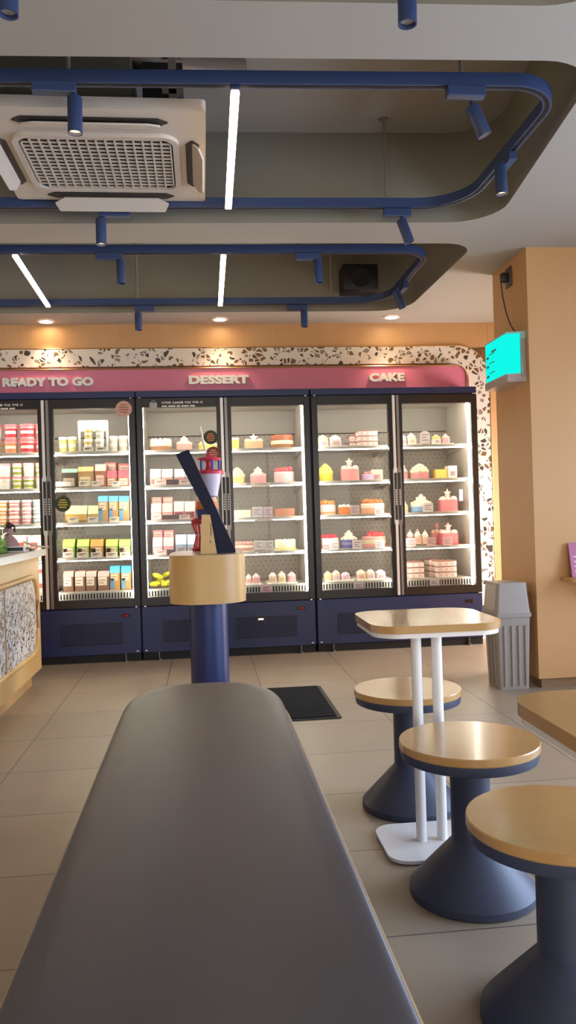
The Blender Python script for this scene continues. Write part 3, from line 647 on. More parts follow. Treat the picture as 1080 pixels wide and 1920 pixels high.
for i, (a, c) in enumerate(((32, 56), (57, 80))):
    carton(u, h, 4, 'lower pink and white carton, %s' % POS[i], a, c, 1082, 'f0dad6', 'd96a72', labrect=(.0, .3, 1, .6)); carton(u, h, 4, 'upper pink and white carton, %s' % POS[i], a, c, 1058, 'f4e4df', 'd96a72', dz=.120, labrect=(.0, .3, 1, .6))
# ---- left fridge, right door
h = 1
for i, (a, c) in enumerate(((110, 127), (127, 145), (204, 222), (222, 241))):
    tub(u, h, 0, ['leftmost yellow pudding cup', 'second yellow pudding cup', 'white dessert cup right of the arch', 'rightmost white dessert cup'][i], a, c, 814, 'd9c27a' if i < 2 else 'd9d4c8', 'f6f2ea', 'e0cf8a' if i < 2 else 'c8c2b6', Y=6.27, hh=.125)
for i, (a, c) in enumerate(((157, 175), (178, 196))):
    for k in range(2): tub(u, h, 0, '%s %s pudding cup inside the white arch' % (['lower', 'upper'][k], ['left', 'right'][i]), a, c, 808, 'd9cf9a' if i == 0 else 'd6d2c8', 'f6f2ea', 'c9b56a' if i == 0 else 'c2beb4', dz=.088*k+.008, Y=6.19, hh=.088)
x, w, z, H = place(147, 204, 0, 6.30, 788); t = thing('display_arch', 'white square display arch around pudding cups, top shelf, right door, left fridge', 'display arch', (x, 6.30, z))
b = nb(); xz_prism(b, round_poly([(-w/2, 0), (-w/2+.018, 0), (-w/2+.018, H-.085), (w/2-.018, H-.085), (w/2-.018, 0), (w/2, 0), (w/2, H), (-w/2, H)], [0, 0, 0, 0, 0, 0, .015, .015]), 0, .012); obj('frame', b, mat('dfe3e4', .4), t, False)
b = nb(); box(b, -w/2, w/2, -.135, .0, 0, .006); obj('tray', b, mat('dfe3e4', .4), t, False)
for i, (a, c) in enumerate(((156, 175), (179, 202))): card(u, h, 0, a, c, 838, 846, desc='%s price card below the white arch' % ['left', 'right'][i], lines=2, c='e6e0d2', ink='7a6a5a')
for i, (a, c, yt, col, lab, d) in enumerate(((115, 146, 879, '4a4038', 'b9a690', 'dark brown carton with teal top'), (146, 176, 875, 'a8824e', 'd9c9a0', 'tan carton with cream label'), (178, 199, 870, 'a3603c', 'e8c6b8', 'brown carton with pink label'), (200, 219, 882, 'a85a3c', 'dfc8b0', 'orange brown carton with red top'), (221, 244, 882, 'a85a3c', 'dfc8b0', 'rightmost orange brown carton with red top'))):
    carton(u, h, 1, d, a, c, yt, col, lab, top=(['7fa39a', 'c9a468', 'e6a8a0', 'd9485c', 'd9485c'][i], i > 1), wedge=[.8, .78, .7, .58, .58][i], depth=.2, labrect=(.1, .1, .8, .52))
for i, (a, c, yt) in enumerate(((197, 219, 867), (222, 244, 869))): carton(u, h, 1, '%s pink carton standing behind the red topped cartons' % ['left', 'right'][i], a, c, yt, 'd98a88', 'ecd0c4', Y=6.45, depth=.12)
for i, (a, c) in enumerate(((148, 166), (172, 187), (210, 224))): card(u, h, 1, a, c, 902, 912, desc='%s small cream price card' % POS[i], lines=2, c='e6decf', ink='7a6a5a')
for i, (a, c, d) in enumerate(((122, 142, 'left flat yellow cake carton'), (141, 163, 'middle flat yellow cake carton'), (164, 185, 'right flat yellow cake carton'))): carton(u, h, 2, d, a, c, 948, 'c9a054', None, wedge=.5, depth=.2, top=('ead9a0', False), band=('8a6a38', .0, .14))
for i, (a, c) in enumerate(((184, 203), (204, 222), (223, 243))): carton(u, h, 2, '%s kraft carton with blue top' % ['left', 'middle', 'right'][i], a, c, 930, 'b98f58', 'd9cdb0', top=('4a9ad9', True), wedge=.78, labrect=(.1, .45, .8, .74), mini='5a9ac9')
for i, (a, c) in enumerate(((127, 147), (164, 184), (205, 223))): card(u, h, 2, a, c, 969, 980, desc='%s small cream price card' % POS[i], lines=2, c='e6decf', ink='7a6a5a')
for i, (a, c, col, tp, d) in enumerate(((117, 140, '8fae54', 'b4f060', 'leftmost lime green carton'), (144, 167, '8fae54', 'b4f060', 'second lime green carton'), (169, 194, 'b8743a', 'f08a30', 'orange carton'), (198, 221, '8fae54', 'b4f060', 'third lime green carton'), (223, 245, '8fae54', 'b8f060', 'rightmost lime green carton'))):
    carton(u, h, 3, d, a, c, 1012, col, 'd0c2a4', top=(tp, False), depth=.24, wedge=.62, labrect=(.08, .12, .85, .56), mini='6a4a38')
for i, (a, c) in enumerate(((118, 138), (144, 165), (170, 191), (199, 220), (225, 244))): card(u, h, 3, a, c, 1035, 1046, desc='%s small cream price card' % POS[i], lines=2, c='e6decf', ink='8a4a48')
for i, (a, c) in enumerate(((118, 138), (140, 160), (161, 181), (183, 205))): carton(u, h, 4, '%s brown carton with white label' % POS[i], a, c, 1072, '85604c', 'e9dfd0', top=('c29a96', False), wedge=.74, depth=.22, labrect=(.04, .28, .8, .72))
for i, (a, c) in enumerate(((206, 225), (227, 246))): carton(u, h, 4, '%s kraft carton with blue top' % ['left', 'right'][i], a, c, 1062, 'b98f58', 'd9cdb0', top=('3aa0e6', True), wedge=.72, labrect=(.1, .40, .8, .68), mini='5a9ac9')
# ---- middle fridge, left door
u, h = 'B', 0
cake(u, h, 0, 'white round cake with brown base', 280, 323, 822, 'a87a58', 'f3e6dc', layers=[('f0dcd0', .45, 1.0)], topping='crown')
cake(u, h, 0, 'pink tiered cake with rosettes', 330, 361, 819, 'dfa8a0', 'f0dcd4', topping='tier', n=8)
cake(u, h, 0, 'yellow cake with piled cream', 371, 408, 823, 'e2c86a', 'f2e8b8', topping='mound')
for i, (a, c) in enumerate(((281, 302), (303, 324), (327, 347), (348, 369))): carton(u, h, 1, '%s pink and white sloped carton' % POS[i], a, c, 879, 'e9b8b4', 'd98a84', top=('f4dcd8', False), wedge=.5, depth=.18, labrect=(.1, .12, .9, .38))
for i, (a, c) in enumerate(((283, 303), (304, 324))):
    carton(u, h, 2, 'sloped pink white carton, front %s of the pair' % ['left', 'right'][i], a, c, 944, 'e9aaaa', 'e6c8c0', top=('efb4b4', False), wedge=.48, depth=.18, labrect=(.1, .12, .9, .38))
    carton(u, h, 2, 'back pink carton standing behind the tall pair, %s' % ['left', 'right'][i], a+2, c+1, 932, 'dfa8a0', 'e9c8c0', Y=6.40, depth=.12)
for i, (a, c) in enumerate(((326, 345), (346, 366))): carton(u, h, 2, '%s pink carton with dark print right of tall pair' % ['left', 'right'][i], a, c, 940, 'e39aa0', '9a5058', top=('f2c4c4', False), wedge=.45, depth=.18, labrect=(.1, .1, .9, .4))
for i, (a, c) in enumerate(((286, 305), (306, 326))):
    carton(u, h, 3, 'front pink sloped carton, %s' % ['left', 'right'][i], a, c, 1008, 'e69aa4', 'e9c4c0', top=('efb0b4', False), wedge=.48, depth=.18, labrect=(.1, .12, .9, .38))
    carton(u, h, 3, 'back pink carton standing behind the pair, %s' % ['left', 'right'][i], a+1, c+1, 994, 'd98a94', 'e9c8c0', Y=6.40, depth=.12)
for i, (a, c) in enumerate(((329, 350), (351, 371))): carton(u, h, 3, '%s pale blue sloped carton' % ['left', 'right'][i], a, c, 1003, 'a8c2dc', 'c2b8c0', top=('c4dcf2', False), wedge=.5, depth=.18, labrect=(.1, .12, .9, .38))
for s_, L in ((1, ((290, 311, 'f0dcd4', 'white'), (312, 335, '4a3432', 'dark brown'), (336, 357, 'f0dcd4', 'pinkish'))), (2, ((284, 303, 'f0dcd4', 'white'), (304, 336, '4a3432', 'dark brown'), (336, 356, 'f0dcd4', 'pinkish'))), (3, ((291, 312, 'f0dcd4', 'white'), (313, 326, '4a3432', 'dark brown')))):
    for a, c, col, nm in L: card(u, h, s_, a, c, [0, 899, 965, 1031][s_], [0, 909, 974, 1041][s_], c=col, desc=nm+' price card', ink='b8807a' if col != '4a3432' else '6a4a48', lines=2)
random.seed(11)
for i, (a, yy, rr) in enumerate(((291, 1092, .045), (303, 1083, .05), (313, 1090, .045), (322, 1080, .05), (297, 1074, .045), (312, 1070, .04))):
    x, w, z, H = place(a-8, a+8, 4, 6.28); zz = SZ[4]+[.034, .036, .034, .036, .092, .098][i]; rr *= .82
    b = nb(); ball(b, (0, 0, 0), 1, rr*1.15, rr*.9, rr*.55, 3)
    for v in b.verts: v.co *= 1+.16*math.sin(v.co.x*190+i)*math.cos(v.co.z*230+v.co.y*150)
    b.transform(Matrix.Rotation(.5*math.sin(i*2.1), 4, 'Y')); t = tag(obj('snack_pouch', b, mat('d9cf3a', .3, noise=.5, scale=35), None, True, (x, [6.22, 6.31, 6.22, 6.31, 6.235, 6.31][i], zz)), '%s yellow snack pouch in the pile, bottom shelf, left door, middle fridge' % ['leftmost low', 'second low', 'third low', 'rightmost low', 'upper left', 'upper right'][i], 'snack pouch', 'yellow snack pouches')
# ---- middle fridge, right door
h = 1
cake(u, h, 0, 'yellow square cake with lilac top', 427, 449, 821, 'e3bf72', 'd9c4dc', shape='square', board='e8a8ac', topping='flat', layers=[('d9c4dc', .8, 1.0)])
cake(u, h, 0, 'pink castle cake with white star', 457, 494, 813, 'e2b08e', 'efc9c0', topping='star', sta='f6ece4', board='e8a8ac')
cake(u, h, 0, 'cream topped brown round cake with red fruit rim', 507, 551, 816, '9a6a44', 'c07a60', topping='flat', layers=[('f0dfc4', .28, .62), ('b06a52', .62, 1.0)])
cake(u, h, 1, 'pale yellow mound cake', 430, 460, 876, 'e6d284', 'f4eec4', topping='mound', board='d9b84a')
cake(u, h, 1, 'pink tiered cake with cream peak', 468, 500, 877, 'e0a0a4', 'f0dcd8', topping='tier', board='e08a94')
cake(u, h, 1, 'white and pink round cake with red berries', 513, 553, 876, 'eac4c8', 'd9545c', topping='fruit', board='e29aa0', n=18)
for a, c, d in ((432, 462, 'yellow strip card'), (471, 506, 'pink strip card')): card(u, h, 1, a, c, 905, 913, c='f0dcd4', desc=d, lines=1, Y=6.135)
cake(u, h, 2, 'long white loaf cake', 434, 471, 956, 'f0e6d2', 'f4ecdc', shape='square', topping='flat')
for a, c, d in ((473, 492, 'white upright sign card left of the pair'), (494, 511, 'pale pink upright sign card right of the pair')): card(u, h, 2, a, c, 950, 970, c='f6eaf0' if a < 480 else 'efd8e8', desc=d)
cake(u, h, 2, 'brown square chocolate cake', 513, 553, 953, 'b0765c', 'a86a50', shape='square', topping='flat', board='b98a7a')
card(u, h, 2, 477, 512, 971, 977, c='f0dcd4', desc='pink strip card', lines=1, Y=6.135)
cake(u, h, 3, 'pink topped brown round cake', 440, 476, 1014, 'a87868', 'd9a09a', topping='crown', layers=[('eccfc4', .4, .9)])
for a, c, d in ((476, 494, 'white upright sign card left of the pair'), (495, 513, 'white upright sign card right of the pair')): card(u, h, 3, a, c, 1013, 1031, c='f6f0f2', desc=d)
cake(u, h, 3, 'white crowned cake with yellow base', 514, 556, 1010, 'f2ead2', 'f6f0e0', topping='crown', layers=[('ddd25a', .0, .3)])
card(u, h, 3, 479, 514, 1034, 1039, c='f4ece8', desc='white strip card', lines=1, Y=6.135)
def tray(u, h, s, px0, px1, desc, c='f4eeea'):
    x, w, z, H = place(px0, px1, s, 6.27); b = nb(); prism(b, rrect(-w/2, w/2, -.09, .12, .02), 0, .010); bevel_top(b, .003); return tag(obj('cake_tray', b, mat(c, .35), None, True, (x, 6.27, z)), desc+', '+where(u, h, s), 'tray')
def minis(u, h, s, data, Y=6.23):
    for d, px0, px1, ytop, body, top in data:
        x, w, z, H = place(px0, px1, s, Y, ytop); z += .0105; H = max(.03, H-.0105); r = w/2
        acc = ['d9a0a8', 'c9a890', 'b8a8cc', 'e2b0a8'][int(px0) % 4]
        t = thing('mini_cake', d+', '+where(u, h, s), 'mini cake', (x, Y, z))
        b = nb(); prism(b, rrect(-r*.95, r*.95, -r*.9, r*.9, r*.4), 0, H*.5); bevel_top(b, .003); obj('sponge', b, mat(body, .55), t)
        b = nb(); lathe(b, [(r*.86, H*.46), (r*.84, H*.6), (r*.6, H*.74), (r*.3, H*.8)], 14)
        for k in range(7): ball(b, (r*.68*math.cos(k*.898+.4), r*.68*math.sin(k*.898+.4), H*.62), r*.32, 1, 1, .85)
        for k in range(4): ball(b, (r*.34*math.cos(k*1.571+.2), r*.34*math.sin(k*1.571+.2), H*.78), r*.30, 1, 1, .85)
        obj('cream', b, mat(top, .55, bump=.1, scale=80), t)
        b = nb(); ball(b, (0, 0, H*.90), r*.26, 1, 1, H*.10/(r*.26)); obj('topper', b, mat(acc, .5), t)
        b = nb(); box(b, -r*.5, r*.5, -r*.93, -r*.88, H*.1, H*.36); obj('print', b, mat(acc, .5), t, False)
tray(u, h, 4, 446, 489, 'left white cake tray'); tray(u, h, 4, 500, 557, 'right white cake tray')
minis(u, h, 4, [('white cream mini cake beside the kiosk', 461, 472, 1075, 'd9b4b0', 'f4eaea'), ('pink swirl mini cake on left tray', 473, 488, 1074, 'd0909c', 'eec8d4'), ('left cream mini cake on right tray', 504, 519, 1072, 'c9b89c', 'f2ecdc'), ('middle cream mini cake on right tray', 521, 536, 1070, 'cfc0a0', 'f4eedc'), ('right pink mini cake on right tray', 539, 555, 1071, 'd0a0a8', 'f0d4dc')])
card(u, h, 4, 490, 509, 1097, 1111, c='f0c8d4', desc='pink price card on the grille', Y=6.125, ink='b06a84')
# ---- right fridge, left door
u, h = 'C', 0
tray(u, h, 0, 593, 648, 'white cake tray')
minis(u, h, 0, [('pale yellow mini cake on tray', 594, 616, 815, 'e6d6ae', 'efe6c0'), ('lilac mini cake on tray', 617, 640, 815, 'd4c0d8', 'e4d4e6')])
def flatbox(u, h, s, d, px0, px1, ytop0, n, Y, hb):
    for k in range(n):
        x, w, z, H = place(px0, px1, s, Y); t = thing('cake_box', '%s pink cake box, %s' % (['bottom', 'middle', 'top'][k] if n == 3 else ['bottom', 'top'][k], d)+', '+where(u, h, s), 'cake box', (x, Y, z+hb*k), group='stacked cake boxes')
        b = nb(); box(b, -w/2, w/2, -.03, .12, 0, hb*.94, .003); obj('box_body', b, mat('efdcd6', .45), t, False)
        b = nb(); box(b, -w/2-.001, w/2+.001, -.031, .121, hb*.80, hb*.97); obj('lid_edge', b, mat('a8786e', .45), t, False)
        b = nb()
        for q in range(3): box(b, -w/2+w*(.1+.3*q), -w/2+w*(.26+.3*q), -.0315, -.030, hb*.2, hb*.65)
        obj('print', b, mat('dfb4b4', .5), t, False)
flatbox(u, h, 0, 'left stack', 655, 678, 0, 2, 6.34, .050); flatbox(u, h, 0, 'right stack', 671, 707, 0, 3, 6.22, .042)
cake(u, h, 1, 'bright yellow mound cake', 596, 625, 869, 'e3cc3c', 'efe67a', topping='mound', board='d9b020')
cake(u, h, 1, 'pink castle cake with star topper', 638, 673, 859, 'e29a98', 'f0d8d0', topping='star', sta='f0cfc8', shape='rounded', board='f0d8d4')
cake(u, h, 1, 'low lilac round cake', 676, 702, 884, 'c9b0d0', 'e2a4a4', topping='fruit', board='e8d4dc', n=6)
carton(u, h, 1, 'small white cake carton with pink dots', 696, 719, 880, 'f0e4da', 'e2c0b8', Y=6.42, depth=.1, labrect=(.2, .2, .8, .6))
cake(u, h, 2, 'white fruit cake with orange print', 600, 630, 938, 'f2e2dc', 'd98a4a', topping='fruit', layers=[('e8a878', .05, .35)], board='f0dcd4')
cake(u, h, 2, 'orange cake with white rounded topper', 633, 657, 937, 'd9782a', 'f2eef0', topping='star', board='e0a03a')
cake(u, h, 2, 'orange and white cake with mixed fruit', 676, 722, 936, 'e6b49a', 'd98452', topping='fruit', layers=[('f4e8dc', .5, 1.0)], board='e8a060', n=20)
card(u, h, 2, 657, 674, 947, 965, desc='pink price card beside orange cake', c='f4dce4')
card(u, h, 2, 703, 719, 953, 966, desc='white price card before the mixed fruit cake')
cake(u, h, 3, 'white box cake with red berries', 602, 634, 1001, 'f2dce0', 'c9324a', shape='square', topping='crown', layers=[('e2a0b0', .1, .3)], board='e08a9a')
cake(u, h, 3, 'cream tiered cake with blue base', 638, 671, 996, '5a5a94', 'e9ddc8', topping='tier', board='3c4494', layers=[('8a80a8', .3, .7)])
cake(u, h, 3, 'round cake striped pink and green with red fruit', 677, 724, 997, 'e4a8a4', 'd9545c', topping='fruit', board='d98a94', layers=[('dcd8b8', .25, .7)], n=20)
for a, c, y0, y1, d in ((618, 635, 1015, 1031, 'white price card before the berry cake'), (661, 679, 1012, 1030, 'cream price card before the blue cake'), (704, 720, 1013, 1028, 'pale pink price card before the striped cake')): card(u, h, 3, a, c, y0, y1, desc=d)
tray(u, h, 4, 605, 661, 'left white cake tray'); tray(u, h, 4, 665, 731, 'right white cake tray')
minis(u, h, 4, [('left yellow cream mini cake on left tray', 607, 622, 1070, 'dcc898', 'f0e4c8'), ('middle cream mini cake on left tray', 622, 638, 1068, 'e0c4a8', 'f2e2d4'), ('right lilac mini cake on left tray', 639, 656, 1072, 'd8c4d6', 'ece0ec'), ('left cream mini cake on right tray', 668, 686, 1067, 'dcc4a4', 'f2e6d6'), ('middle cream mini cake on right tray', 686, 703, 1066, 'e0c8ac', 'f4e8da'), ('right lilac mini cake on right tray', 704, 723, 1067, 'dcc8d8', 'f0e2ec')])
card(u, h, 4, 664, 682, 1092, 1105, c='f4dce2', desc='pink price card on the grille', Y=6.125)
# ---- right fridge, right door
h = 1
tray(u, h, 0, 744, 787, 'left white cake tray'); tray(u, h, 0, 806, 846, 'right white cake tray')
minis(u, h, 0, [('pale blue mini cake on left tray', 748, 762, 813, 'c4ccd8', 'dce2ea'), ('cream mini cake on left tray', 763, 780, 811, 'e2d8b8', 'f0e8d0'), ('yellow mini cake on right tray', 810, 826, 814, 'ecdcc4', 'e9d284'), ('pink mini cake on right tray', 828, 843, 813, 'dfa8a8', 'ecc0c0')])
card(u, h, 0, 788, 806, 808, 832, desc='white arched price card', top=True, ink='9a8aa8')
cake(u, h, 1, 'pink round cake with white peak by the handle', 746, 765, 870, 'e2a4a8', 'f0d8d4', topping='tier', board='f0d8d4')
cake(u, h, 1, 'pink cake piled with cream rosettes', 769, 805, 869, 'd98f92', 'f0e0c4', topping='mound', board='e08a80')
cake(u, h, 1, 'yellow square cake', 813, 838, 880, 'e6d06a', 'efdf9a', shape='square', topping='flat', board='f0d8d4')
carton(u, h, 1, 'small white cake carton with grey print', 841, 858, 873, 'f2e8e0', 'b8a8a8', Y=6.24, depth=.1, labrect=(.2, .2, .8, .6))
cake(u, h, 2, 'cream round cake by the handle', 748, 766, 938, 'eedfb4', 'f2e6d8', topping='tier')
cake(u, h, 2, 'cream tiered cake with pale blue base', 770, 810, 929, '8fb4d4', 'efe2cc', topping='tier', board='3a4a9a', layers=[('e6dcd0', .6, 1.0)])
cake(u, h, 2, 'tall pink castle cake with star', 822, 857, 917, 'dc7f86', 'f2dcd4', topping='star', sta='efc4be', shape='rounded', board='e6a0a4')
card(u, h, 2, 793, 812, 943, 960, desc='white price card before blue cake')
minis(u, h, 3, [('left pink cream mini cake', 763, 776, 993, 'd98f98', 'ecd0d0'), ('second cream mini cake', 777, 790, 992, 'e0b4a8', 'f2e6da'), ('third cream mini cake', 791, 804, 993, 'e8c8a8', 'f4e8dc')], Y=6.27)
cake(u, h, 3, 'left pink castle cake with star', 808, 832, 980, 'd9888c', 'e8c0a8', topping='star', sta='d98088', shape='rounded', Y=6.47, board='d98a90')
cake(u, h, 3, 'right pink castle cake with star', 824, 858, 980, 'd9767e', 'f0dcd0', topping='star', sta='e6a4a8', shape='rounded', board='c9404c')
for a, c, y0, y1, d, cc in ((761, 779, 1009, 1025, 'white price card at left', 'f6e6e6'), (800, 817, 1007, 1024, 'pink price card in middle', 'f0c4cc'), (831, 848, 1007, 1023, 'pink price card before star cakes', 'f0c4cc')): card(u, h, 3, a, c, y0, y1, desc=d, c=cc)
flatbox(u, h, 4, 'left pile', 756, 794, 0, 3, 6.22, .044); flatbox(u, h, 4, 'right back pile', 804, 822, 0, 3, 6.33, .046); flatbox(u, h, 4, 'right front pile', 818, 855, 0, 3, 6.21, .044)
card(u, h, 4, 806, 824, 1086, 1098, desc='white price card on the grille', Y=6.125, ink='9a8a9a')
p = at_y(869, 928, 6.10); b = nb(); box(b, -.014, .014, 0, .004, -.045, .045); o = obj('thermometer_card', b, mat('efe6e4', .5), None, False, (p.x, 6.16, p.z)); tag(o, 'small white thermometer card hanging inside right edge of right fridge', 'thermometer')
p = at_y(112, 905, 6.15); b = nb(); box(b, -.055, .055, 0, .004, -.018, .018); o = obj('price_card', b, mat('d9d4cc', .5), None, False, (p.x+.03, 6.13, p.z-.012)); tag(o, 'white double price card at left end, second shelf, right door, left fridge', 'price card', 'price cards on the fridge shelves')

# ------------------------------------------------------------------ kiosk
t = thing('order_kiosk', 'wooden topped navy ordering kiosk on a round post at bench end', 'kiosk', (.013, 4.70, 0))
b = nb(); lathe(b, [(.17, 0), (.17, .012), (.112, .016), (.112, .60)], 40); obj('post', b, mat('243060', .35), t)
b = nb(); prism(b, rrect(-.212, .212, -.36, .36, .17, 14), .578, .842); bevel_top(b, .004); obj('drum', b, PLYL, t)
b = nb(); prism(b, rrect(-.200, .200, -.348, .348, .16, 12), .842, .844); obj('drum_top', b, mat('a59484', .3), t)
pA, pB, pC, pD = (at_y(*q, 4.72) for q in ((331, 856), (355, 847), (441, 1033), (405, 1036)))
poly = round_poly([(pA.x-.013, pA.z), (pB.x-.013, pB.z), (pC.x-.013, pC.z), (pD.x-.013, pD.z), (at_y(393, 975, 4.72).x-.013, at_y(393, 975, 4.72).z)], [.006, .01, .008, .008, .02], 4)
poly = [(x, max(z, .8445)) for x, z in poly]
b = nb(); xz_prism(b, poly, -.15, .18); obj('screen_housing', b, mat('16182e', .55, spec=.25), t, True, angle=25)
d = (Vector((pC.x, pC.z))-Vector((pB.x, pB.z))).normalized(); n_ = Vector((-d.y, d.x)); n_ = n_ if n_.x > 0 else -n_
q0 = Vector((pB.x-.013, pB.z))+d*.05; q1 = Vector((pC.x-.013, pC.z))-d*.06
b = nb(); xz_prism(b, [tuple(q0), tuple(q0+n_*.003), tuple(q1+n_*.003), tuple(q1)], -.14, .16); obj('touch_screen', b, mat('0a0b10', .05), t, False)
t = thing('wooden_card_stand', 'tapering pale wood stand leaning behind the kiosk screen', 'stand', (.03, 4.48, .845))
w0, w1, w2, w3 = (at_y(*q, 4.48) for q in ((378, 965), (394, 965), (407, 1041), (376, 1041)))
P4 = [(p.x-.03, p.z-.845) for p in (w3, w2, w1, w0)]; P4[0] = (P4[0][0], 0); P4[1] = (P4[1][0], 0)
b = nb(); xz_prism(b, P4, -.012, .03); obj('panel', b, PLYL, t, False)
b = nb(); yz_prism(b, [(.03, 0), (.06, 0), (.03, .16)], -.012, -.002); obj('brace', b, PLYL, t, False)
b = nb(); box(b, .008, .012, -.0135, -.012, .10, .17); box(b, .004, .008, -.0135, -.012, .06, .075); obj('slots', b, mat('6a4a2a', .6), t, False)
t = thing('tiered_paper_tower', 'red and white tiered paper display tower behind the kiosk screen', 'display tower', (.005, 4.985, .845))
def px_l(x, y): p = at_y(x, y, 4.985); return p.x-.005, p.z-.845
b = nb(); c0 = px_l(378, 1035)[0]; lathe(b, [(.055, 0), (.06, .012), (.05, .022)], 24, (c0, 0, 0)); obj('base', b, RED, t)
for k in range(6): a = k*PI/3+.3; b = nb(); tube(b, [(c0+.045*math.cos(a)*f, .045*math.sin(a)*f, z) for f, z in ((1, .02), (.7, .07), (.75, .12), (1.15, .175))], .008, 8); obj('lower_column', b, RED, t)
b = nb(); lathe(b, [(.055, .165), (.062, .175), (.062, .19), (.05, .2)], 24, (c0, 0, 0)); obj('lower_tier', b, RED, t)
cm = px_l(388, 960)[0]
b = nb(); lathe(b, [(.06, .2), (.072, .25), (.066, .30), (.05, .335)], 24, (cm, 0, 0)); obj('blue_drum', b, mat('3a3f8a', .4), t)
b = nb(); lathe(b, [(.0735, .255), (.068, .30)], 24, (cm, 0, 0), False); obj('orange_band', b, mat('e0743a', .4), t)
b = nb(); lathe(b, [(.068, .30), (.056, .328)], 24, (cm, 0, 0), False); obj('cream_band', b, mat('e8b890', .4), t)
cu_ = px_l(393, 890)[0]
b = nb(); lathe(b, [(.046, .335), (.066, .43), (.07, .47)], 24, (cu_, 0, 0)); obj('white_cup', b, mat('cfc4d6', .5), t)
b = nb(); lathe(b, [(.085, .47), (.088, .485), (.08, .495)], 24, (cu_, 0, 0)); lathe(b, [(.03, .495), (.02, .53), (.03, .56)], 14, (cu_, 0, 0)); lathe(b, [(.07, .555), (.074, .562), (.07, .572), (.02, .58), (.008, .60)], 24, (cu_, 0, 0)); obj('red_roof', b, mat('d03a50', .4), t)
for k in range(5): a = 2*PI*k/5; b = nb(); cyl(b, (cu_+.06*math.cos(a), .06*math.sin(a), .49), (cu_+.06*math.cos(a), .06*math.sin(a), .565), .008, seg=8); obj('upper_column', b, mat('4a4aa0', .4), t)
q0 = px_l(386, 850); q1 = px_l(375, 800)
b = nb(); cyl(b, (q0[0], 0, .60), (q1[0], 0, q1[1]), .006); obj('pole', b, WHITE, t)

# floor mat
t = thing('floor_mat', 'black ribbed floor mat lying beside the kiosk', 'mat', (.40, 4.43, 0))
b = nb(); prism(b, rrect(-.26, .275, -.385, .39, .015), 0, .006); obj('rubber_edge', b, mat('100f10', .6), t, False)
b = nb(); box(b, -.235, .25, -.36, .365, .006, .011)
for k in range(24): y = -.355+.71*k/23; box(b, -.235, .25, y-.005, y+.005, .011, .014)
obj('pile', b, mat('1c1b1c', .95, bump=.6, scale=300, noise=.4), t, False)

# ------------------------------------------------------------------ bench
t = thing('bench', 'long dark grey upholstered bench running toward the kiosk', 'bench', (-.017, 0, 0))
def bench_outline(hw, yf, yn, dep=.40, e=2.7, n=28):
    pts = []
    for k in range(n+1):
        a = PI*k/n; c, s = math.cos(a), math.sin(a)
        pts.append((hw*math.copysign(abs(c)**(2/e), c), yf-dep+dep*abs(s)**(2/e)))
    return pts+[(-hw, yn), (hw, yn)]
CUSH = mat('4f4c50', .40, noise=.10, scale=5, bump=.08)
b = nb(); hwb = .268
rings = [(hwb-.004, .372), (hwb, .382), (hwb, .408), (hwb-.004, .419), (hwb-.012, .427), (hwb-.024, .431), (hwb-.06, .4335)]
prev = None
for hw_, z in rings:
    ps = bench_outline(hw_, 3.035-(hwb-hw_), .25+(hwb-hw_)); vs = [b.verts.new((x, y, z)) for x, y in ps]
    if prev:
        for i in range(len(vs)): b.faces.new((prev[i], prev[(i+1) % len(vs)], vs[(i+1) % len(vs)], vs[i]))
    else: b.faces.new(list(reversed(vs)))
    prev = vs
b.faces.new(prev); obj('cushion', b, CUSH, t, True, angle=60)
b = nb(); po = bench_outline(hwb+.012, 3.042, .240); tube(b, [(x, y, .374) for x, y in po]+[(po[0][0], po[0][1], .374)], .006, 8); obj('piping', b, mat('b99a74', .5), t)
b = nb(); prism(b, bench_outline(hwb+.010, 3.04, .242), .345, .373); obj('seat_board', b, EDGEW, t, False)
b = nb(); prism(b, bench_outline(hwb-.06, 2.96, .32), .0, .346); obj('base', b, NAVY, t, True)

# ------------------------------------------------------------------ stools and tables
def stool(x, y, lab):
    t = thing('stool', lab, 'stool', (x, y, 0), group='round wooden topped stools')
    b = nb(); lathe(b, [(.02, .398), (.188, .398), (.19, .401), (.19, .417), (.188, .42), (.001, .42)], 64); obj('seat', b, TOPW, t, angle=30)
    b = nb(); lathe(b, [(.001, .37), (.178, .37), (.184, .373), (.187, .385), (.187, .3985), (.001, .3985)], 64, cap=False); obj('seat_rim', b, NAVYT, t, angle=30)
    b = nb(); lathe(b, [(.054, .13), (.054, .37)], 40); obj('post', b, NAVYT, t)
    b = nb(); lathe(b, [(.168, 0), (.172, .003), (.172, .022), (.168, .027), (.06, .143), (.053, .15)], 64); obj('cone_base', b, NAVYT, t, angle=25)
stool(.706, 2.80, 'farthest round stool with wooden seat, behind the white legged table')
stool(.705, 2.135, 'middle round stool with wooden seat, in front of the small white legged table')
stool(.705, 1.565, 'nearest round stool with wooden seat at bottom right')
def table(x, y, lab, rz=0):
    t = thing('side_table', lab, 'table', (x, y, 0), rz, group='small square wooden tables')
    b = nb(); prism(b, rrect(-.196, .196, -.196, .196, .085, 12), .700, .722); bevel_top(b, .003); obj('tabletop', b, TOPW, t, angle=30)
    b = nb(); prism(b, rrect(-.190, .190, -.190, .190, .08, 12), .686, .7005); bevel_top(b, .003); obj('top_plate', b, WHITE, t, angle=30)
    for sx in (-.033, .033): b = nb(); cyl(b, (sx+.014, .04, .012), (sx+.014, .04, .688), .0165, seg=24); obj('leg', b, WHITE, t)
    b = nb(); prism(b, rrect(-.148, .160, -.105, .185, .065, 10), .004, .014); bevel_top(b, .002); obj('base_plate', b, WHITE, t)
    b = nb(); prism(b, rrect(-.135, .147, -.092, .172, .06, 8), 0, .005); obj('base_pad', b, DARK, t)
table(.672, 2.425, 'small square wooden table on two white posts between the stools')
table(.712, 1.175, 'nearest wooden table top cut off by the right picture edge')

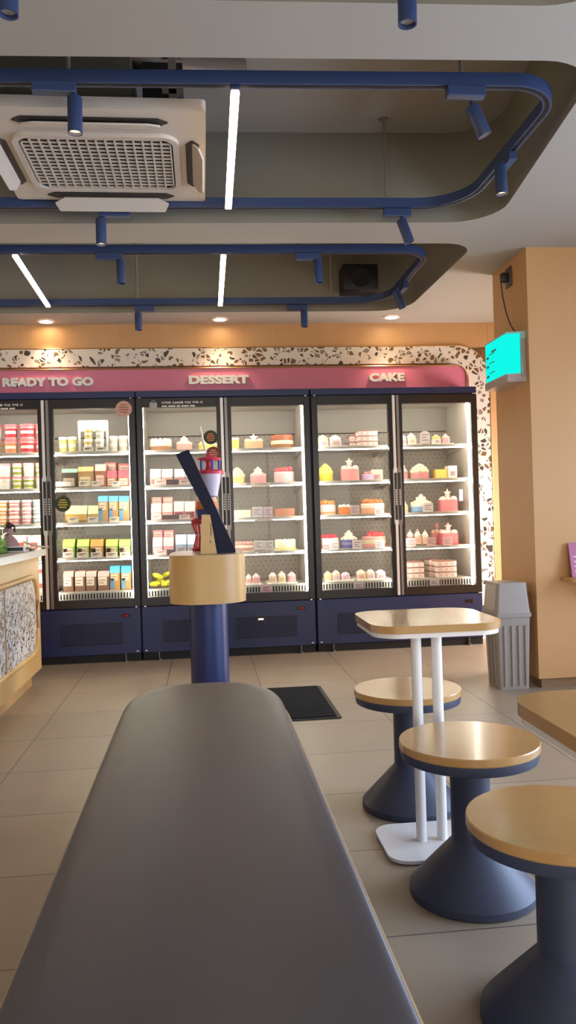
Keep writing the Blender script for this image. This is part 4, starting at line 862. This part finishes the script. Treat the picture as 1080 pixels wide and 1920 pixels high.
# ------------------------------------------------------------------ bin
t = thing('trash_bin', 'grey plastic swing lid bin standing beside the pillar', 'bin', (1.765, 4.575, 0))
BINM = mat('a0968e', .45)
def taper(b, hw0, hd0, z0, hw1, hd1, z1, r=.012):
    a = rrect(-hw0, hw0, -hd0, hd0, r, 4); c = rrect(-hw1, hw1, -hd1, hd1, r, 4)
    va = [b.verts.new((x, y, z0)) for x, y in a]; vb = [b.verts.new((x, y, z1)) for x, y in c]; n = len(va)
    b.faces.new(list(reversed(va))); b.faces.new(vb)
    for i in range(n): b.faces.new((va[i], va[(i+1) % n], vb[(i+1) % n], vb[i]))
    return b
b = nb(); taper(b, .088, .098, 0, .100, .112, .425); obj('body', b, BINM, t)
b = nb()
for x in (-.055, -.01, .03, .07): taper_ = nb(); taper(taper_, .007, .004, .02, .008, .004, .37, .002); taper_.transform(Matrix.Translation((x, -.103, 0)) @ Matrix.Rotation(math.radians(1.9), 4, 'X')); join(b, taper_)
for y in (-.05, .0, .05): taper_ = nb(); taper(taper_, .004, .007, .02, .004, .008, .37, .002); taper_.transform(Matrix.Translation((-.091, y, 0)) @ Matrix.Rotation(math.radians(-1.6), 4, 'Y')); join(b, taper_)
obj('ribs', b, BINM, t)
b = nb(); taper(b, .108, .120, .418, .108, .120, .44, .015); obj('rim', b, BINM, t)
b = nb(); taper(b, .104, .116, .44, .088, .103, .615, .02); bevel_top(b, .006); obj('lid', b, mat('a89e96', .42), t)
b = nb(); yz_prism(b, rrect(-.085, .085, .0, .145, .02), -.004, .004); b.transform(Matrix.Translation((-.1015, 0, .455)) @ Matrix.Rotation(math.radians(4.8), 4, 'Y')); obj('swing_flap', b, mat('c2b8ae', .4), t)

# ------------------------------------------------------------------ insect lamp, outlet, cable
t = thing('insect_trap_lamp', 'glowing cyan insect trap lamp mounted on the pillar side', 'lamp', (1.905, 4.70, 1.80))
pl = [(0, -.19), (-.108, -.16), (-.108, .18), (0, .21)]
SHELL = glass('c8c4c8', 1.3, .15)
b = nb(); prism(b, pl, .03, .285); bevel_top(b, .006); obj('shell', b, mat('9fd8d8', .3, noise=.03), t)
b = nb(); prism(b, [(0, -.195), (-.105, -.17), (-.113, -.152), (-.113, .185), (0, .215)], -.01, .035); bevel_top(b, .005); obj('tray', b, mat('b8aca8', .25), t)
b = nb(); box(b, -.1115, -.108, -.158, .165, .04, .272); obj('glow_panel', b, emit('10f0e0', 1.1), t, False)
fb = nb(); fb_p = [(-.030, -.1817), (-.108, -.160), (-.1090, -.1632), (-.031, -.1849)]; prism(fb, fb_p, .04, .272); obj('glow_panel', fb, emit('10f0e0', 1.1), t, False)
b = nb()
for k, z in enumerate((.20, .145, .085)):
    box(b, -.1135, -.1118, .01, .10, z-.001, z+.004); box(b, -.1135, -.1118, .11, .145, z-.022, z-.008)
box(b, -.1135, -.1118, -.02, .06, .208, .218)
obj('print', b, mat('2a5a60', .5), t, False)
b = nb(); box(b, -.03, 0, -.2, -.185, .02, .24, .003); obj('mount_plate', b, mat('b0a6a4', .3), t)
o = at_x(955, 520, 1.905); t = thing('wall_socket', 'grey power socket high on the pillar side', 'socket', (1.905, o.y, o.z))
b = nb(); box(b, -.012, 0, -.045, .045, -.06, .06, .004); obj('cover_plate', b, mat('5a5048', .4), t)
t = thing('power_plug', 'black plug with cable running down to the insect lamp', 'plug', (1.905, o.y, o.z))
b = nb(); box(b, -.055, -.012, -.02, .02, -.03, .025, .006); obj('plug_body', b, mat('2a2522', .4), t)
b = nb(); pts = []
e0 = Vector((-.05, .01, -.03)); tgt = Vector((-.02, 4.60-o.y, 2.098-o.z))
for k in range(13):
    f = k/12; pts.append(e0.lerp(tgt, f)+Vector((0, .03*math.sin(f*PI)*(1-f)+(.06*(1-f)*f), -.06*math.sin(f*PI)*f)))
tube(b, pts, .004, 8); obj('cable', b, mat('4a3a28', .5), t)

# ledge and pink placard on the pillar front
t = thing('wall_ledge', 'small wooden ledge on the pillar front at right edge', 'shelf', (2.255, 4.46, .640))
b = nb(); prism(b, rrect(-.205, .30, -.17, 0, .03), -.02, 0); obj('board', b, PLYL, t)
b = nb(); box(b, .0, .012, -.12, 0, -.10, -.02); obj('bracket', b, WHITE, t, False)
t = thing('menu_placard', 'pink menu placard leaning on the wooden ledge', 'placard', (2.305, 4.40, .641))
b = nb(); box(b, -.21, .2, -.003, .003, 0, .20); b.transform(Matrix.Rotation(math.radians(-12), 4, 'X')); obj('board', b, mat('b86a8c', .4), t, False)
b = nb()
for k in range(4): box(b, -.19, .1, -.0045, -.003, .03+.028*k, .038+.028*k)
b.transform(Matrix.Rotation(math.radians(-12), 4, 'X')); obj('print', b, mat('e8c8d0', .4), t, False)

# ------------------------------------------------------------------ counter
CX = -1.07
t = thing('service_counter', 'pale wood service counter with terrazzo inset panel and white top', 'counter', (CX, 4.2, 0))
LC = 1.14; Y0 = -2.4
b = nb(); box(b, -.65, 0, Y0, LC, .10, .835, .012); obj('body', b, PLYL, t)
b = nb(); box(b, -.60, -.06, Y0+.05, LC-.04, 0, .10); obj('plinth', b, wood('a8814e', 'b58e5a', .5), t, False)
b = nb(); prism(b, rrect(-.70, .045, Y0-.02, LC+.03, .03), .835, .875); bevel_top(b, .008); obj('worktop', b, mat('d9d4cc', .3), t)
p_top = .70; p_bot = .245; yr = .99
rr_ = round_poly([(Y0+.1, p_bot), (yr, p_bot), (yr, p_top), (Y0+.1, p_top)], [.14]*4, 12)
b = nb(); yz_prism(b, rr_, .001, .004); obj('terrazzo_inset', b, terrazzo('dcd4ca', 50, .55, .08), t, False)
b = nb(); pts = [(.004, y, z) for y, z in round_poly([(Y0+.09, p_bot-.012), (yr+.012, p_bot-.012), (yr+.012, p_top+.012), (Y0+.09, p_top+.012)], [.15]*4, 12)]
tube(b, pts+[pts[0]], .018, 10); obj('inset_moulding', b, wood('c09452', 'cfa766', .4), t)
yd = at_x(8, 1180, CX).y-4.2
for q in (yd, yd-.62, yd-1.24, yd-1.86): b = nb(); box(b, .003, .008, q-.008, q+.008, p_bot, p_top); obj('inset_divider', b, wood('b0804a', 'bd8f58', .4), t, False)
# things on the counter
def onc(px, py, Y): return at_y(px, py, Y)
t = thing('promo_standee', 'small pink cut-out standee in a white tray on the counter', 'display', (-1.10, 4.95, .8755))
b = nb(); box(b, -.09, .04, -.06, .06, 0, .035, .006); obj('tray', b, mat('e8e2de', .35), t)
b = nb(); box(b, -.07, .03, -.0625, -.0595, .008, .028); box(b, .042, .0425, -.04, .04, .008, .028); obj('tray_border', b, mat('3a3438', .5), t, False)
b = nb(); xz_prism(b, round_poly([(-.085, .03), (.0, .03), (-.02, .075), (-.045, .10), (-.04, .145), (-.065, .165), (-.095, .15), (-.09, .11)], .008, 4), .0, .006); obj('cutout', b, mat('c9989c', .5, noise=.35, scale=30), t)
b = nb(); ball(b, (-.063, -.002, .160), .022, 1, .5, .9); tube(b, [(-.045, 0, .165), (-.03, 0, .15), (-.028, 0, .12)], .008); obj('cutout_hair', b, mat('3a2420', .5), t)
b = nb(); tube(b, [(.02, .0, .06), (.10, .02, .028), (.16, .04, .022)], .006); obj('spoon', b, mat('d8c4a8', .4), t)
t = thing('spoon_tray', 'small cream clip tray with dark base at counter corner', 'tray', (-1.085, 5.11, .8755))
b = nb(); box(b, -.05, .03, -.05, .05, 0, .012, .003); obj('base', b, mat('4a3a2c', .5), t); b = nb(); box(b, -.05, .03, -.05, .05, .012, .022, .003); box(b, -.01, 0, -.02, .02, .022, .045, .002); obj('clip', b, mat('cdbfa2', .4), t)
t = thing('acrylic_box', 'clear box with lime green filling at the left picture edge', 'box', (-1.245, 4.77, .8755))
b = nb(); box(b, -.14, .10, -.1, .1, 0, .17, .008); obj('shell', b, glass('dfe4d4', 1.35), t); b = nb(); box(b, -.135, .095, -.095, .095, .003, .085, .006); obj('filling', b, mat('7fb446', .5), t)

# ------------------------------------------------------------------ view
vs = bpy.context.scene.view_settings
vs.view_transform = 'Standard'; vs.look = 'None'; vs.gamma = 1; vs.use_curve_mapping = False; vs.exposure = 0
for k, v in LABELS.items():
    if len(v) > 1: print('SAME LABEL', k, v)
    if not 4 <= len(k.split()) <= 16: print('LABEL LENGTH', len(k.split()), k)
